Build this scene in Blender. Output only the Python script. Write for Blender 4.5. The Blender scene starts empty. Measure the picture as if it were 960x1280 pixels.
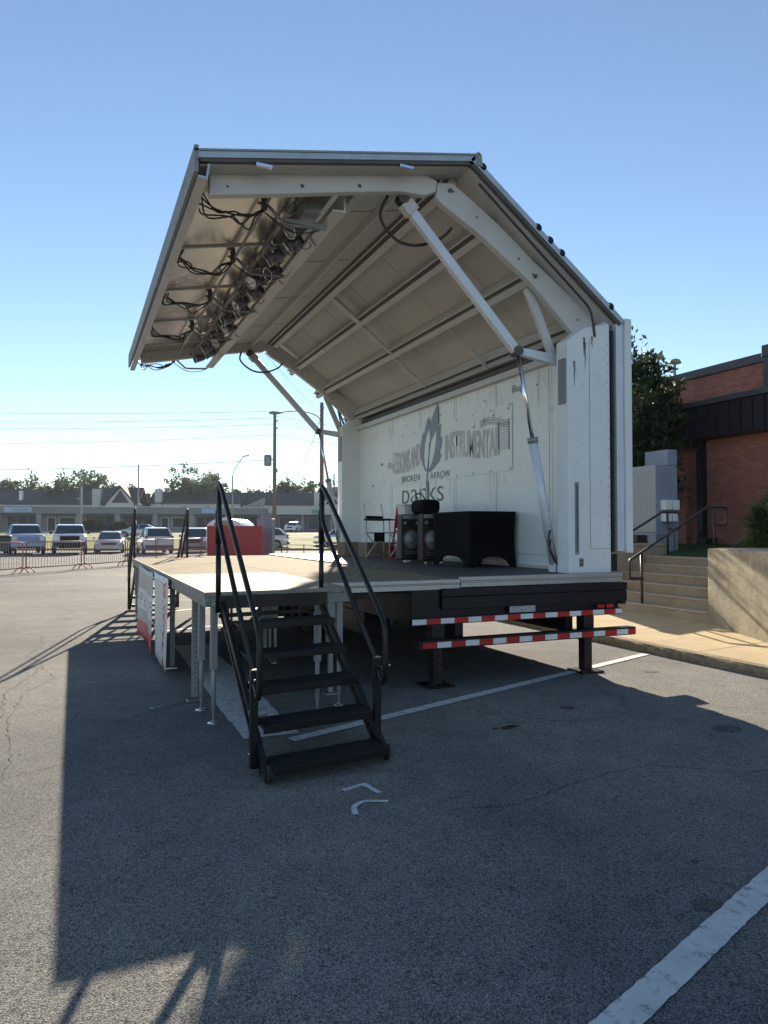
import bpy, bmesh, math, random
from mathutils import Vector, Matrix
R = math.radians
random.seed(7)
scene = bpy.context.scene

# ------------------------------------------------------------------ camera, sky, sun, exposure
F, HY, YAW, CH = 890.0, 663.0, R(23.55), 1.5
PITCH = math.atan((HY - 640) / F)
CX, CY = -2.94, -6.136
cam_d = bpy.data.cameras.new('camera'); cam = bpy.data.objects.new('camera', cam_d)
scene.collection.objects.link(cam); scene.camera = cam
cam.location = (CX, CY, CH); cam.rotation_euler = (R(90) + PITCH, 0, -YAW)
cam_d.sensor_fit = 'VERTICAL'; cam_d.sensor_height = 36; cam_d.lens = F / 1280 * 36
cam_d.clip_end = 3000; cam_d.clip_start = 0.05

SUN_V = Vector((0.96, 2.92, 1.0)).normalized()
SUN_EL = math.asin(SUN_V.z); SUN_AZ = math.atan2(SUN_V.x, SUN_V.y)
world = bpy.data.worlds.new('World'); scene.world = world; world.use_nodes = True
wn = world.node_tree.nodes; wl = world.node_tree.links
sky = wn.new('ShaderNodeTexSky'); sky.sky_type = 'NISHITA'; sky.sun_disc = False
sky.sun_elevation = SUN_EL; sky.sun_rotation = SUN_AZ
sky.altitude = 200; sky.air_density = 1.0; sky.dust_density = 0.0; sky.ozone_density = 1.8
wl.new(sky.outputs[0], wn['Background'].inputs[0]); wn['Background'].inputs[1].default_value = 0.067
sl = bpy.data.lights.new('sun', 'SUN'); sl.energy = 5.0; sl.angle = R(0.53); sl.color = (1.0, 0.88, 0.70)
so = bpy.data.objects.new('sun', sl); scene.collection.objects.link(so)
so.rotation_euler = (-SUN_V).to_track_quat('-Z', 'Y').to_euler()
scene.view_settings.view_transform = 'Standard'; scene.view_settings.look = 'None'
scene.view_settings.exposure = 1.42; scene.view_settings.gamma = 1
scene.render.resolution_x = 768; scene.render.resolution_y = 1024

# ------------------------------------------------------------------ materials
MATS = {}
def mat(name, col, rough=0.6, metal=0.0, var=0.12, scale=3.0, bump=0.0, bscale=60.0, spots=None, coat=0.0,
        stretch=(1, 1, 1), spec=0.5, trans=0.0):
    """plain surface with cloudy wear, optional fine bump and optional second colour in patches"""
    if name in MATS: return MATS[name]
    m = bpy.data.materials.new(name); m.use_nodes = True; MATS[name] = m
    n, l = m.node_tree.nodes, m.node_tree.links
    b = n['Principled BSDF']
    b.inputs['Roughness'].default_value = rough; b.inputs['Metallic'].default_value = metal
    b.inputs['Specular IOR Level'].default_value = spec
    b.inputs['Coat Weight'].default_value = coat
    b.inputs['Transmission Weight'].default_value = trans
    tc = n.new('ShaderNodeTexCoord'); mp = n.new('ShaderNodeMapping'); mp.inputs['Scale'].default_value = stretch
    l.new(tc.outputs['Object'], mp.inputs[0])
    ns = n.new('ShaderNodeTexNoise'); ns.inputs['Scale'].default_value = scale; ns.inputs['Detail'].default_value = 6
    ns.inputs['Roughness'].default_value = 0.65
    l.new(mp.outputs[0], ns.inputs['Vector'])
    cr = n.new('ShaderNodeValToRGB')
    lo = tuple(c * (1 - var) for c in col) + (1,); hi = tuple(min(1, c * (1 + var)) for c in col) + (1,)
    cr.color_ramp.elements[0].position = 0.3; cr.color_ramp.elements[0].color = lo
    cr.color_ramp.elements[1].position = 0.7; cr.color_ramp.elements[1].color = hi
    l.new(ns.outputs['Fac'], cr.inputs[0]); out = cr.outputs[0]
    if spots:
        c2, amt, s2 = spots
        n2 = n.new('ShaderNodeTexNoise'); n2.inputs['Scale'].default_value = s2; n2.inputs['Detail'].default_value = 9
        n2.inputs['Roughness'].default_value = 0.75
        l.new(mp.outputs[0], n2.inputs['Vector'])
        c3 = n.new('ShaderNodeValToRGB'); c3.color_ramp.elements[0].position = 1 - amt - 0.06; c3.color_ramp.elements[1].position = 1 - amt + 0.05
        l.new(n2.outputs['Fac'], c3.inputs[0])
        mx = n.new('ShaderNodeMix'); mx.data_type = 'RGBA'
        l.new(c3.outputs[0], mx.inputs[0]); l.new(out, mx.inputs[6]); mx.inputs[7].default_value = tuple(c2) + (1,)
        out = mx.outputs[2]
    l.new(out, b.inputs['Base Color'])
    rr = n.new('ShaderNodeMapRange'); rr.inputs[3].default_value = max(0, rough - 0.1); rr.inputs[4].default_value = min(1, rough + 0.1)
    l.new(ns.outputs['Fac'], rr.inputs[0]); l.new(rr.outputs[0], b.inputs['Roughness'])
    if bump:
        n3 = n.new('ShaderNodeTexNoise'); n3.inputs['Scale'].default_value = bscale; n3.inputs['Detail'].default_value = 4
        l.new(mp.outputs[0], n3.inputs['Vector'])
        bp = n.new('ShaderNodeBump'); bp.inputs['Strength'].default_value = bump; bp.inputs['Distance'].default_value = 0.01
        l.new(n3.outputs['Fac'], bp.inputs['Height']); l.new(bp.outputs[0], b.inputs['Normal'])
    return m

def mix(n, l, fac, a, b):
    mx = n.new('ShaderNodeMix'); mx.data_type = 'RGBA'
    if hasattr(fac, 'is_output'): l.new(fac, mx.inputs[0])
    else: mx.inputs[0].default_value = fac
    for s, v in ((6, a), (7, b)):
        if hasattr(v, 'is_output'): l.new(v, mx.inputs[s])
        else: mx.inputs[s].default_value = tuple(v) + (1,)
    return mx.outputs[2]
def ramp(n, l, src, p0, p1, c0=(0, 0, 0), c1=(1, 1, 1)):
    cr = n.new('ShaderNodeValToRGB'); e = cr.color_ramp.elements
    e[0].position, e[1].position = p0, p1; e[0].color = tuple(c0) + (1,); e[1].color = tuple(c1) + (1,)
    l.new(src, cr.inputs[0]); return cr.outputs[0]
def noise(n, l, vec, s, d=4, r=0.6):
    x = n.new('ShaderNodeTexNoise'); x.inputs['Scale'].default_value = s; x.inputs['Detail'].default_value = d
    x.inputs['Roughness'].default_value = r; l.new(vec, x.inputs['Vector']); return x

def asphalt():
    m = bpy.data.materials.new('asphalt'); m.use_nodes = True; n, l = m.node_tree.nodes, m.node_tree.links
    b = n['Principled BSDF']; b.inputs['Roughness'].default_value = 0.95; b.inputs['Specular IOR Level'].default_value = 0.12
    tc = n.new('ShaderNodeTexCoord'); v = tc.outputs['Object']
    vo = n.new('ShaderNodeTexVoronoi'); vo.inputs['Scale'].default_value = 185; l.new(v, vo.inputs['Vector'])
    sep = n.new('ShaderNodeSeparateColor'); l.new(vo.outputs['Color'], sep.inputs[0])
    base = ramp(n, l, sep.outputs[0], 0.0, 1.0, (0.150, 0.149, 0.147), (0.42, 0.412, 0.395))
    dark = ramp(n, l, vo.outputs['Distance'], 0.25, 0.75, (1, 1, 1), (0.25, 0.25, 0.25))
    mul = n.new('ShaderNodeMix'); mul.data_type = 'RGBA'; mul.blend_type = 'MULTIPLY'; mul.inputs[0].default_value = 0.75
    l.new(base, mul.inputs[6]); l.new(dark, mul.inputs[7]); c = mul.outputs[2]
    big = noise(n, l, v, 0.35, 7, 0.6); bg = ramp(n, l, big.outputs['Fac'], 0.3, 0.72, (0.78, 0.79, 0.80), (1.25, 1.22, 1.16))
    mu2 = n.new('ShaderNodeMix'); mu2.data_type = 'RGBA'; mu2.blend_type = 'MULTIPLY'; mu2.inputs[0].default_value = 1
    l.new(c, mu2.inputs[6]); l.new(bg, mu2.inputs[7]); c = mu2.outputs[2]
    med = noise(n, l, v, 3.0, 8, 0.7); mg = ramp(n, l, med.outputs['Fac'], 0.32, 0.7, (0.85, 0.85, 0.85), (1.12, 1.12, 1.12))
    mu3 = n.new('ShaderNodeMix'); mu3.data_type = 'RGBA'; mu3.blend_type = 'MULTIPLY'; mu3.inputs[0].default_value = 1
    l.new(c, mu3.inputs[6]); l.new(mg, mu3.inputs[7]); c = mu3.outputs[2]
    v2 = n.new('ShaderNodeTexVoronoi'); v2.inputs['Scale'].default_value = 95; l.new(v, v2.inputs['Vector'])
    s2 = n.new('ShaderNodeSeparateColor'); l.new(v2.outputs['Color'], s2.inputs[0])
    pn = noise(n, l, v, 9, 4, 0.7)
    th = n.new('ShaderNodeMath'); th.operation = 'MULTIPLY_ADD'; l.new(pn.outputs['Fac'], th.inputs[0]); th.inputs[1].default_value = -0.9; l.new(s2.outputs[1], th.inputs[2])
    t5 = n.new('ShaderNodeMath'); l.new(th.outputs[0], t5.inputs[0]); t5.inputs[1].default_value = 0.5
    pit = ramp(n, l, t5.outputs[0], 0.06, 0.12, (0.55, 0.55, 0.55), (1, 1, 1))
    mp_ = n.new('ShaderNodeMix'); mp_.data_type = 'RGBA'; mp_.blend_type = 'MULTIPLY'; mp_.inputs[0].default_value = 1
    l.new(c, mp_.inputs[6]); l.new(pit, mp_.inputs[7]); c = mp_.outputs[2]
    st = noise(n, l, v, 0.12, 6, 0.75); sg_ = ramp(n, l, st.outputs['Fac'], 0.42, 0.6, (0.80, 0.79, 0.83), (1.08, 1.07, 1.02))
    mp2 = n.new('ShaderNodeMix'); mp2.data_type = 'RGBA'; mp2.blend_type = 'MULTIPLY'; mp2.inputs[0].default_value = 1
    l.new(c, mp2.inputs[6]); l.new(sg_, mp2.inputs[7]); c = mp2.outputs[2]
    # cracks: distorted voronoi cell borders, only where a mask allows
    dn = noise(n, l, v, 2.2, 6, 0.7)
    off = n.new('ShaderNodeVectorMath'); off.operation = 'MULTIPLY_ADD'; l.new(dn.outputs['Color'], off.inputs[0])
    off.inputs[1].default_value = (0.8, 0.8, 0); l.new(v, off.inputs[2])
    flat = n.new('ShaderNodeVectorMath'); flat.operation = 'MULTIPLY'; l.new(off.outputs[0], flat.inputs[0]); flat.inputs[1].default_value = (1, 1, 0)
    vc = n.new('ShaderNodeTexVoronoi'); vc.feature = 'DISTANCE_TO_EDGE'; vc.inputs['Scale'].default_value = 0.33
    l.new(flat.outputs[0], vc.inputs['Vector'])
    cr = ramp(n, l, vc.outputs['Distance'], 0.0022, 0.0050, (1, 1, 1), (0, 0, 0))
    mk = noise(n, l, v, 0.5, 5, 0.7); mr = ramp(n, l, mk.outputs['Fac'], 0.44, 0.56)
    cm = n.new('ShaderNodeMath'); cm.operation = 'MULTIPLY'; l.new(cr, cm.inputs[0]); l.new(mr, cm.inputs[1])
    cf = n.new('ShaderNodeMath'); cf.operation = 'MULTIPLY'; l.new(cm.outputs[0], cf.inputs[0]); cf.inputs[1].default_value = 0.5
    c = mix(n, l, cf.outputs[0], c, (0.018, 0.017, 0.016))
    l.new(c, b.inputs['Base Color'])
    fn = noise(n, l, v, 70, 5, 0.75)
    ad = n.new('ShaderNodeMath'); ad.operation = 'SUBTRACT'; l.new(fn.outputs['Fac'], ad.inputs[0]); l.new(vo.outputs['Distance'], ad.inputs[1])
    bp = n.new('ShaderNodeBump'); bp.inputs['Strength'].default_value = 0.42; bp.inputs['Distance'].default_value = 0.005
    l.new(ad.outputs[0], bp.inputs['Height']); l.new(bp.outputs[0], b.inputs['Normal'])
    return m
def concrete(name, c1, c2, scale=2.0, bump=0.4, dark=(0.12, 0.10, 0.08), dk=0.28):
    m = bpy.data.materials.new(name); m.use_nodes = True; n, l = m.node_tree.nodes, m.node_tree.links
    b = n['Principled BSDF']; b.inputs['Roughness'].default_value = 0.95; b.inputs['Specular IOR Level'].default_value = 0.08
    v = n.new('ShaderNodeTexCoord').outputs['Object']
    a = noise(n, l, v, scale, 10, 0.72); c = ramp(n, l, a.outputs['Fac'], 0.3, 0.7, c1, c2)
    f = noise(n, l, v, 90, 4, 0.7); fg = ramp(n, l, f.outputs['Fac'], 0.3, 0.7, (0.82, 0.82, 0.82), (1.12, 1.12, 1.12))
    mu = n.new('ShaderNodeMix'); mu.data_type = 'RGBA'; mu.blend_type = 'MULTIPLY'; mu.inputs[0].default_value = 1
    l.new(c, mu.inputs[6]); l.new(fg, mu.inputs[7])
    s = noise(n, l, v, scale * 2.3, 12, 0.8); sm = ramp(n, l, s.outputs['Fac'], 0.60, 0.72)
    sf = n.new('ShaderNodeMath'); sf.operation = 'MULTIPLY'; l.new(sm, sf.inputs[0]); sf.inputs[1].default_value = dk
    l.new(mix(n, l, sf.outputs[0], mu.outputs[2], dark), b.inputs['Base Color'])
    bp = n.new('ShaderNodeBump'); bp.inputs['Strength'].default_value = bump; bp.inputs['Distance'].default_value = 0.012
    g = noise(n, l, v, 45, 6, 0.7); l.new(g.outputs['Fac'], bp.inputs['Height']); l.new(bp.outputs[0], b.inputs['Normal'])
    return m
def brick():
    m = bpy.data.materials.new('red_brick'); m.use_nodes = True; n, l = m.node_tree.nodes, m.node_tree.links
    b = n['Principled BSDF']; b.inputs['Roughness'].default_value = 0.9
    tc = n.new('ShaderNodeTexCoord'); sp = n.new('ShaderNodeSeparateXYZ'); l.new(tc.outputs['Object'], sp.inputs[0])
    ad = n.new('ShaderNodeMath'); l.new(sp.outputs['X'], ad.inputs[0]); l.new(sp.outputs['Y'], ad.inputs[1])
    cb = n.new('ShaderNodeCombineXYZ'); l.new(ad.outputs[0], cb.inputs[0]); l.new(sp.outputs['Z'], cb.inputs[1])
    br = n.new('ShaderNodeTexBrick'); l.new(cb.outputs[0], br.inputs['Vector'])
    br.inputs['Scale'].default_value = 1; br.inputs['Brick Width'].default_value = 0.21; br.inputs['Row Height'].default_value = 0.078
    br.inputs['Mortar Size'].default_value = 0.010; br.inputs['Mortar Smooth'].default_value = 0.2; br.inputs['Bias'].default_value = -0.2
    br.inputs['Color1'].default_value = (0.43, 0.155, 0.11, 1); br.inputs['Color2'].default_value = (0.30, 0.095, 0.072, 1)
    br.inputs['Mortar'].default_value = (0.22, 0.14, 0.11, 1)
    ns = noise(n, l, tc.outputs['Object'], 1.2, 8, 0.7); g = ramp(n, l, ns.outputs['Fac'], 0.3, 0.7, (0.8, 0.8, 0.8), (1.2, 1.15, 1.1))
    mu = n.new('ShaderNodeMix'); mu.data_type = 'RGBA'; mu.blend_type = 'MULTIPLY'; mu.inputs[0].default_value = 1
    l.new(br.outputs['Color'], mu.inputs[6]); l.new(g, mu.inputs[7]); l.new(mu.outputs[2], b.inputs['Base Color'])
    bp = n.new('ShaderNodeBump'); bp.inputs['Strength'].default_value = 0.6; bp.inputs['Distance'].default_value = 0.01; bp.invert = True
    l.new(br.outputs['Fac'], bp.inputs['Height']); l.new(bp.outputs[0], b.inputs['Normal'])
    return m
def leafmat(name, c1, c2):
    m = bpy.data.materials.new(name); m.use_nodes = True; n, l = m.node_tree.nodes, m.node_tree.links
    b = n['Principled BSDF']; b.inputs['Roughness'].default_value = 0.55; b.inputs['Specular IOR Level'].default_value = 0.3
    v = n.new('ShaderNodeTexCoord').outputs['Object']
    a = noise(n, l, v, 1.3, 5, 0.8); c = ramp(n, l, a.outputs['Fac'], 0.3, 0.7, c1, c2); l.new(c, b.inputs['Base Color'])
    tr = n.new('ShaderNodeBsdfTranslucent'); l.new(c, tr.inputs[0])
    ms = n.new('ShaderNodeMixShader'); ms.inputs[0].default_value = 0.3
    l.new(b.outputs[0], ms.inputs[1]); l.new(tr.outputs[0], ms.inputs[2]); l.new(ms.outputs[0], n['Material Output'].inputs[0])
    return m

M_ASPH = asphalt()
M_WALK = concrete('sidewalk_concrete', (0.46, 0.355, 0.215), (0.60, 0.475, 0.30))
M_KERB = concrete('kerb_concrete', (0.16, 0.125, 0.085), (0.44, 0.36, 0.25), 16, 1.0, (0.03, 0.025, 0.02), 0.95)
M_STEP = concrete('step_concrete', (0.33, 0.27, 0.20), (0.47, 0.39, 0.295), 3, 0.4, (0.10, 0.06, 0.04), 0.5)
M_RET = concrete('rough_stucco_concrete', (0.27, 0.235, 0.175), (0.52, 0.465, 0.365), 5, 1.0, (0.12, 0.10, 0.075), 0.75)
M_BRICK = brick()
M_ROAD = mat('road_surface', (0.30, 0.28, 0.25), 0.95, spec=0.05, var=0.1)
M_PAINT = mat('road_paint', (0.62, 0.62, 0.60), 0.8, var=0.12, scale=6, bump=0.3, bscale=120, spots=((0.20, 0.20, 0.19), 0.40, 14))
M_PAINT2 = mat('faded_road_paint', (0.58, 0.585, 0.58), 0.9, var=0.1, scale=5, bump=0.4, bscale=120, spots=((0.36, 0.355, 0.34), 0.45, 18))
M_PAINT3 = mat('chalk_paint', (0.62, 0.63, 0.64), 0.85, var=0.15, scale=9, spots=((0.25, 0.25, 0.25), 0.42, 30))
M_WHITE = mat('white_painted_metal', (0.72, 0.755, 0.775), 0.42, var=0.06, scale=1.2, spots=((0.50, 0.50, 0.48), 0.34, 7))
M_SHEET = mat('white_sheet_metal', (0.80, 0.84, 0.83), 0.38, var=0.05, scale=0.8, spots=((0.66, 0.68, 0.66), 0.38, 4))
M_BANNER = mat('pale_vinyl_banner', (0.84, 0.87, 0.86), 0.5, var=0.04, scale=2, spots=((0.66, 0.68, 0.68), 0.36, 9))
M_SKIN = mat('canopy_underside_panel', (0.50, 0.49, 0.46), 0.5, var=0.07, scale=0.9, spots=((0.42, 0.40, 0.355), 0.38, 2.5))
M_BEAM = mat('cream_white_beam', (0.53, 0.53, 0.52), 0.45, var=0.07, scale=3, spots=((0.36, 0.32, 0.27), 0.30, 12))
M_TRIM = mat('aluminium_trim', (0.42, 0.43, 0.45), 0.38, 0.75, var=0.12, scale=5, spots=((0.25, 0.24, 0.23), 0.32, 14))
M_ALU = mat('dull_aluminium', (0.27, 0.26, 0.24), 0.6, 0.35, var=0.2, scale=8, spots=((0.13, 0.12, 0.11), 0.42, 16))
M_GAP = mat('dark_channel', (0.10, 0.095, 0.085), 0.7, var=0.2)
M_LTBL = mat('light_blue_grey_steel', (0.62, 0.66, 0.72), 0.4, 0.15, var=0.08, scale=4, spots=((0.35, 0.33, 0.30), 0.31, 14))
M_NAVY = mat('navy_painted_steel', (0.008, 0.009, 0.016), 0.33, spec=0.3, var=0.3, scale=3, spots=((0.09, 0.085, 0.08), 0.29, 20))
M_BLACK = mat('black_painted_steel', (0.009, 0.009, 0.011), 0.36, spec=0.4, var=0.3, scale=6, spots=((0.12, 0.10, 0.08), 0.28, 24))
M_TREAD = mat('black_rubber_tread', (0.014, 0.015, 0.017), 0.62, spec=0.3, var=0.25, scale=5, bump=0.5, bscale=70)
M_RUBBER = mat('black_rubber', (0.02, 0.02, 0.02), 0.7, var=0.3)
M_FLOOR = mat('dark_stage_floor', (0.05, 0.052, 0.055), 0.6, var=0.2, scale=2, spots=((0.14, 0.135, 0.125), 0.36, 6))
M_PLY = mat('weathered_plywood_deck', (0.285, 0.235, 0.155), 0.92, spec=0.06, var=0.12, scale=2.5, bump=0.3, bscale=50, spots=((0.15, 0.13, 0.10), 0.46, 22), stretch=(1, 2, 1))
M_PLY2 = mat('pale_smooth_deck', (0.345, 0.295, 0.205), 0.8, spec=0.12, var=0.08, scale=1.5, spots=((0.25, 0.225, 0.175), 0.36, 8), stretch=(0.5, 3, 1))
M_RED = mat('red_reflector', (0.50, 0.012, 0.014), 0.35, var=0.12)
M_WREF = mat('white_reflector', (0.72, 0.74, 0.76), 0.3, var=0.05)
M_CLOTH = mat('black_stretch_cloth', (0.006, 0.0062, 0.0075), 0.85, spec=0.12, var=0.2)
M_CHROME = mat('chrome', (0.75, 0.76, 0.78), 0.15, 1.0, var=0.05)
M_CASE = mat('black_moulded_plastic', (0.010, 0.009, 0.011), 0.55, spec=0.3, var=0.2)
M_CONE = mat('grey_speaker_cone', (0.20, 0.185, 0.205), 0.35, 0.2, var=0.2, scale=10)
M_REDP = mat('red_painted_steel', (0.42, 0.018, 0.022), 0.4, var=0.12, scale=2)
M_CARD = mat('brown_cardboard', (0.23, 0.155, 0.10), 0.85, var=0.15)
M_GALV = mat('galvanised_steel', (0.27, 0.285, 0.30), 0.5, 0.5, var=0.12)
M_BROWN = mat('bronze_painted_pipe', (0.060, 0.045, 0.038), 0.4, 0.2, var=0.25, scale=8, spots=((0.16, 0.11, 0.08), 0.3, 20))
M_DFASC = mat('dark_bronze_metal_fascia', (0.016, 0.015, 0.019), 0.45, 0.1, spec=0.3, var=0.15, scale=1.5)
M_CAB = mat('grey_electric_cabinet', (0.34, 0.36, 0.37), 0.5, var=0.08, scale=2)
M_CABB = mat('blue_grey_painted_steel', (0.24, 0.28, 0.36), 0.5, var=0.08, scale=2)
M_WOODPOLE = mat('weathered_wood_pole', (0.20, 0.165, 0.13), 0.9, var=0.25, scale=4, stretch=(6, 6, 0.6), bump=0.4)
M_WIRE = mat('dark_cable', (0.03, 0.03, 0.032), 0.5)
M_FARW = mat('far_cable', (0.16, 0.18, 0.21), 0.7)
M_GLASS = mat('dark_car_glass', (0.035, 0.045, 0.055), 0.08, spec=0.8, var=0.1)
M_SHOPG = mat('shop_window_glass', (0.045, 0.055, 0.070), 0.45, spec=0.25, var=0.4, scale=0.35)
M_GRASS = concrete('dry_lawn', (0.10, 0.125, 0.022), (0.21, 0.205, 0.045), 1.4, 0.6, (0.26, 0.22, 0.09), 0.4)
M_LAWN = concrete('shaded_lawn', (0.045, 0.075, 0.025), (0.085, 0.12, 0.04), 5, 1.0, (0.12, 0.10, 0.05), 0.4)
M_SOIL = concrete('planter_soil', (0.10, 0.075, 0.05), (0.17, 0.13, 0.09), 5, 1.0)

# ------------------------------------------------------------------ mesh helpers
class MB:
    def __init__(s): s.bm = bmesh.new(); s.mi = 0; s.mats = []
    def m(s, material):
        if material not in s.mats: s.mats.append(material)
        s.mi = s.mats.index(material); return s
    def _tag(s, faces, smooth=False):
        for f in faces: f.material_index = s.mi; f.smooth = smooth
    def box(s, x0, x1, y0, y1, z0, z1, M=None):
        p = [Vector(c) for c in ((x0,y0,z0),(x1,y0,z0),(x1,y1,z0),(x0,y1,z0),(x0,y0,z1),(x1,y0,z1),(x1,y1,z1),(x0,y1,z1))]
        if M: p = [M @ q for q in p]
        v = [s.bm.verts.new(q) for q in p]
        s._tag([s.bm.faces.new([v[i] for i in f]) for f in ((0,3,2,1),(4,5,6,7),(0,1,5,4),(1,2,6,5),(2,3,7,6),(3,0,4,7))]); return s
    def bar(s, a, b, w, h, up=(0, 0, 1)):
        """rectangular bar from a to b; w across, h along up"""
        a, b = Vector(a), Vector(b); d = (b - a); L = d.length; d.normalize()
        u = Vector(up); sd = d.cross(u)
        if sd.length < 1e-4: u = Vector((0, 1, 0)); sd = d.cross(u)
        sd.normalize(); u = sd.cross(d).normalized()
        M = Matrix(((d.x, sd.x, u.x, a.x), (d.y, sd.y, u.y, a.y), (d.z, sd.z, u.z, a.z), (0, 0, 0, 1)))
        return s.box(0, L, -w / 2, w / 2, -h / 2, h / 2, M)
    def tube(s, pts, r, n=8, cap=True, r2=None):
        pts = [Vector(p) for p in pts]; rings = []
        prev = None
        for i, p in enumerate(pts):
            if i == 0: t = pts[1] - p
            elif i == len(pts) - 1: t = p - pts[i - 1]
            else: t = (pts[i + 1] - p).normalized() + (p - pts[i - 1]).normalized()
            t.normalize()
            if prev is None:
                ref = Vector((0, 0, 1)) if abs(t.z) < 0.9 else Vector((0, 1, 0)); a = t.cross(ref).normalized()
            else: a = (prev - t * prev.dot(t)).normalized()
            prev = a; b = t.cross(a)
            rr = r if r2 is None else r + (r2 - r) * i / (len(pts) - 1)
            rings.append([s.bm.verts.new(p + (a * math.cos(k * 2 * math.pi / n) + b * math.sin(k * 2 * math.pi / n)) * rr) for k in range(n)])
        fs = []
        for i in range(len(rings) - 1):
            for k in range(n): fs.append(s.bm.faces.new((rings[i][k], rings[i][(k + 1) % n], rings[i + 1][(k + 1) % n], rings[i + 1][k])))
        s._tag(fs, n > 5)
        if cap: s._tag([s.bm.faces.new(rings[0][::-1]), s.bm.faces.new(rings[-1])])
        return s
    def prism(s, poly, ax, a0, a1):
        """polygon (2-D) extruded along axis ax (0 x,1 y,2 z) from a0 to a1"""
        def P(q, a):
            return {0: (a, q[0], q[1]), 1: (q[0], a, q[1]), 2: (q[0], q[1], a)}[ax]
        v0 = [s.bm.verts.new(P(q, a0)) for q in poly]; v1 = [s.bm.verts.new(P(q, a1)) for q in poly]; n = len(poly)
        fs = [s.bm.faces.new(v0), s.bm.faces.new(v1[::-1])]
        for i in range(n): fs.append(s.bm.faces.new((v0[i], v1[i], v1[(i + 1) % n], v0[(i + 1) % n])))
        s._tag(fs); return s
    def quad(s, *p):
        s._tag([s.bm.faces.new([s.bm.verts.new(q) for q in p])]); return s
    def loft(s, rings, smooth=True, caps=True, closed=True):
        vs = [[s.bm.verts.new(p) for p in r] for r in rings]; fs = []; n = len(rings[0])
        for i in range(len(vs) - 1):
            for k in range(n if closed else n - 1): fs.append(s.bm.faces.new((vs[i][k], vs[i][(k + 1) % n], vs[i + 1][(k + 1) % n], vs[i + 1][k])))
        s._tag(fs, smooth)
        if caps: s._tag([s.bm.faces.new(vs[0][::-1]), s.bm.faces.new(vs[-1])])
        return s
    def lathe(s, prof, M=None, n=16):
        rings = []
        for r, z in prof:
            rings.append([(M or Matrix()) @ Vector((r * math.cos(k * 2 * math.pi / n), r * math.sin(k * 2 * math.pi / n), z)) for k in range(n)])
        return s.loft(rings)
    def build(s, name, material=None, parent=None, bevel=0, loc=None):
        bm = s.bm; bmesh.ops.recalc_face_normals(bm, faces=bm.faces)
        me = bpy.data.meshes.new(name); bm.to_mesh(me); bm.free()
        mats = s.mats or [material]
        for x in mats: me.materials.append(x)
        o = bpy.data.objects.new(name, me); scene.collection.objects.link(o)
        if parent is not None: o.parent = parent
        if loc: o.location = loc
        if bevel:
            b = o.modifiers.new('bevel', 'BEVEL'); b.width = bevel; b.segments = 2; b.limit_method = 'ANGLE'; b.angle_limit = R(40)
        return o
def B(): return MB()
def tag(o, label=None, cat=None, group=None, kind=None):
    if label: o['label'] = label
    if cat: o['category'] = cat
    if group: o['group'] = group
    if kind: o['kind'] = kind
    return o
def thing(name, label, cat, loc=(0, 0, 0), rz=0, group=None):
    o = bpy.data.objects.new(name, None); scene.collection.objects.link(o); o.location = loc; o.rotation_euler = (0, 0, rz)
    o.empty_display_size = 0.2
    return tag(o, label, cat, group)
def copy_tree(o, parent=None):
    c = o.copy(); scene.collection.objects.link(c)
    if parent is not None: c.parent = parent
    for ch in list(bpy.data.objects):
        if ch.parent == o: copy_tree(ch, c)
    return c
def spline(pts, k=6):
    pts = [Vector(p) for p in pts]; q = [pts[0]] + pts + [pts[-1]]; out = []
    for i in range(1, len(q) - 2):
        for j in range(k):
            t = j / k; p0, p1, p2, p3 = q[i - 1], q[i], q[i + 1], q[i + 2]
            out.append(0.5 * ((2 * p1) + (p2 - p0) * t + (2 * p0 - 5 * p1 + 4 * p2 - p3) * t * t + (3 * p1 - p0 - 3 * p2 + p3) * t ** 3))
    out.append(pts[-1]); return out
def W(px, D, z=0.0):
    """plan position of something D metres ahead whose bearing was measured in the photograph"""
    r = (px - 480) / F * D
    return Vector((CX + D * math.sin(YAW) + r * math.cos(YAW), CY + D * math.cos(YAW) - r * math.sin(YAW), z))
def text_mesh(txt, height, width=None, depth=0.002, warp=None, bold=0.0):
    """lettering as a mesh in x (right), y (up)"""
    c = bpy.data.curves.new('lettering', 'FONT'); c.body = txt; c.size = 1; c.extrude = 0; c.offset = bold
    o = bpy.data.objects.new('lettering', c); scene.collection.objects.link(o)
    bpy.context.view_layer.update()
    me = bpy.data.meshes.new_from_object(o.evaluated_get(bpy.context.evaluated_depsgraph_get()))
    bpy.data.objects.remove(o); bpy.data.curves.remove(c)
    xs = [v.co.x for v in me.vertices]; ys = [v.co.y for v in me.vertices]
    x0, x1, y0, y1 = min(xs), max(xs), min(ys), max(ys)
    sy = height / (y1 - y0); sx = (width / (x1 - x0)) if width else sy
    for v in me.vertices:
        X = (v.co.x - x0) * sx; Y = (v.co.y - y0) * sy
        if warp: Y += warp(X)
        v.co = (X, Y, 0)
    return me
def put_text(me, name, material, origin, right, up, parent):
    me.name = name; me.materials.clear(); me.materials.append(material)
    o = bpy.data.objects.new(name, me); scene.collection.objects.link(o)
    r, u = Vector(right).normalized(), Vector(up).normalized(); nn = r.cross(u)
    M = Matrix(((r.x, u.x, nn.x, origin[0]), (r.y, u.y, nn.y, origin[1]), (r.z, u.z, nn.z, origin[2]), (0, 0, 0, 1)))
    me.transform(M)
    if parent is not None: o.parent = parent
    return o

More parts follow.
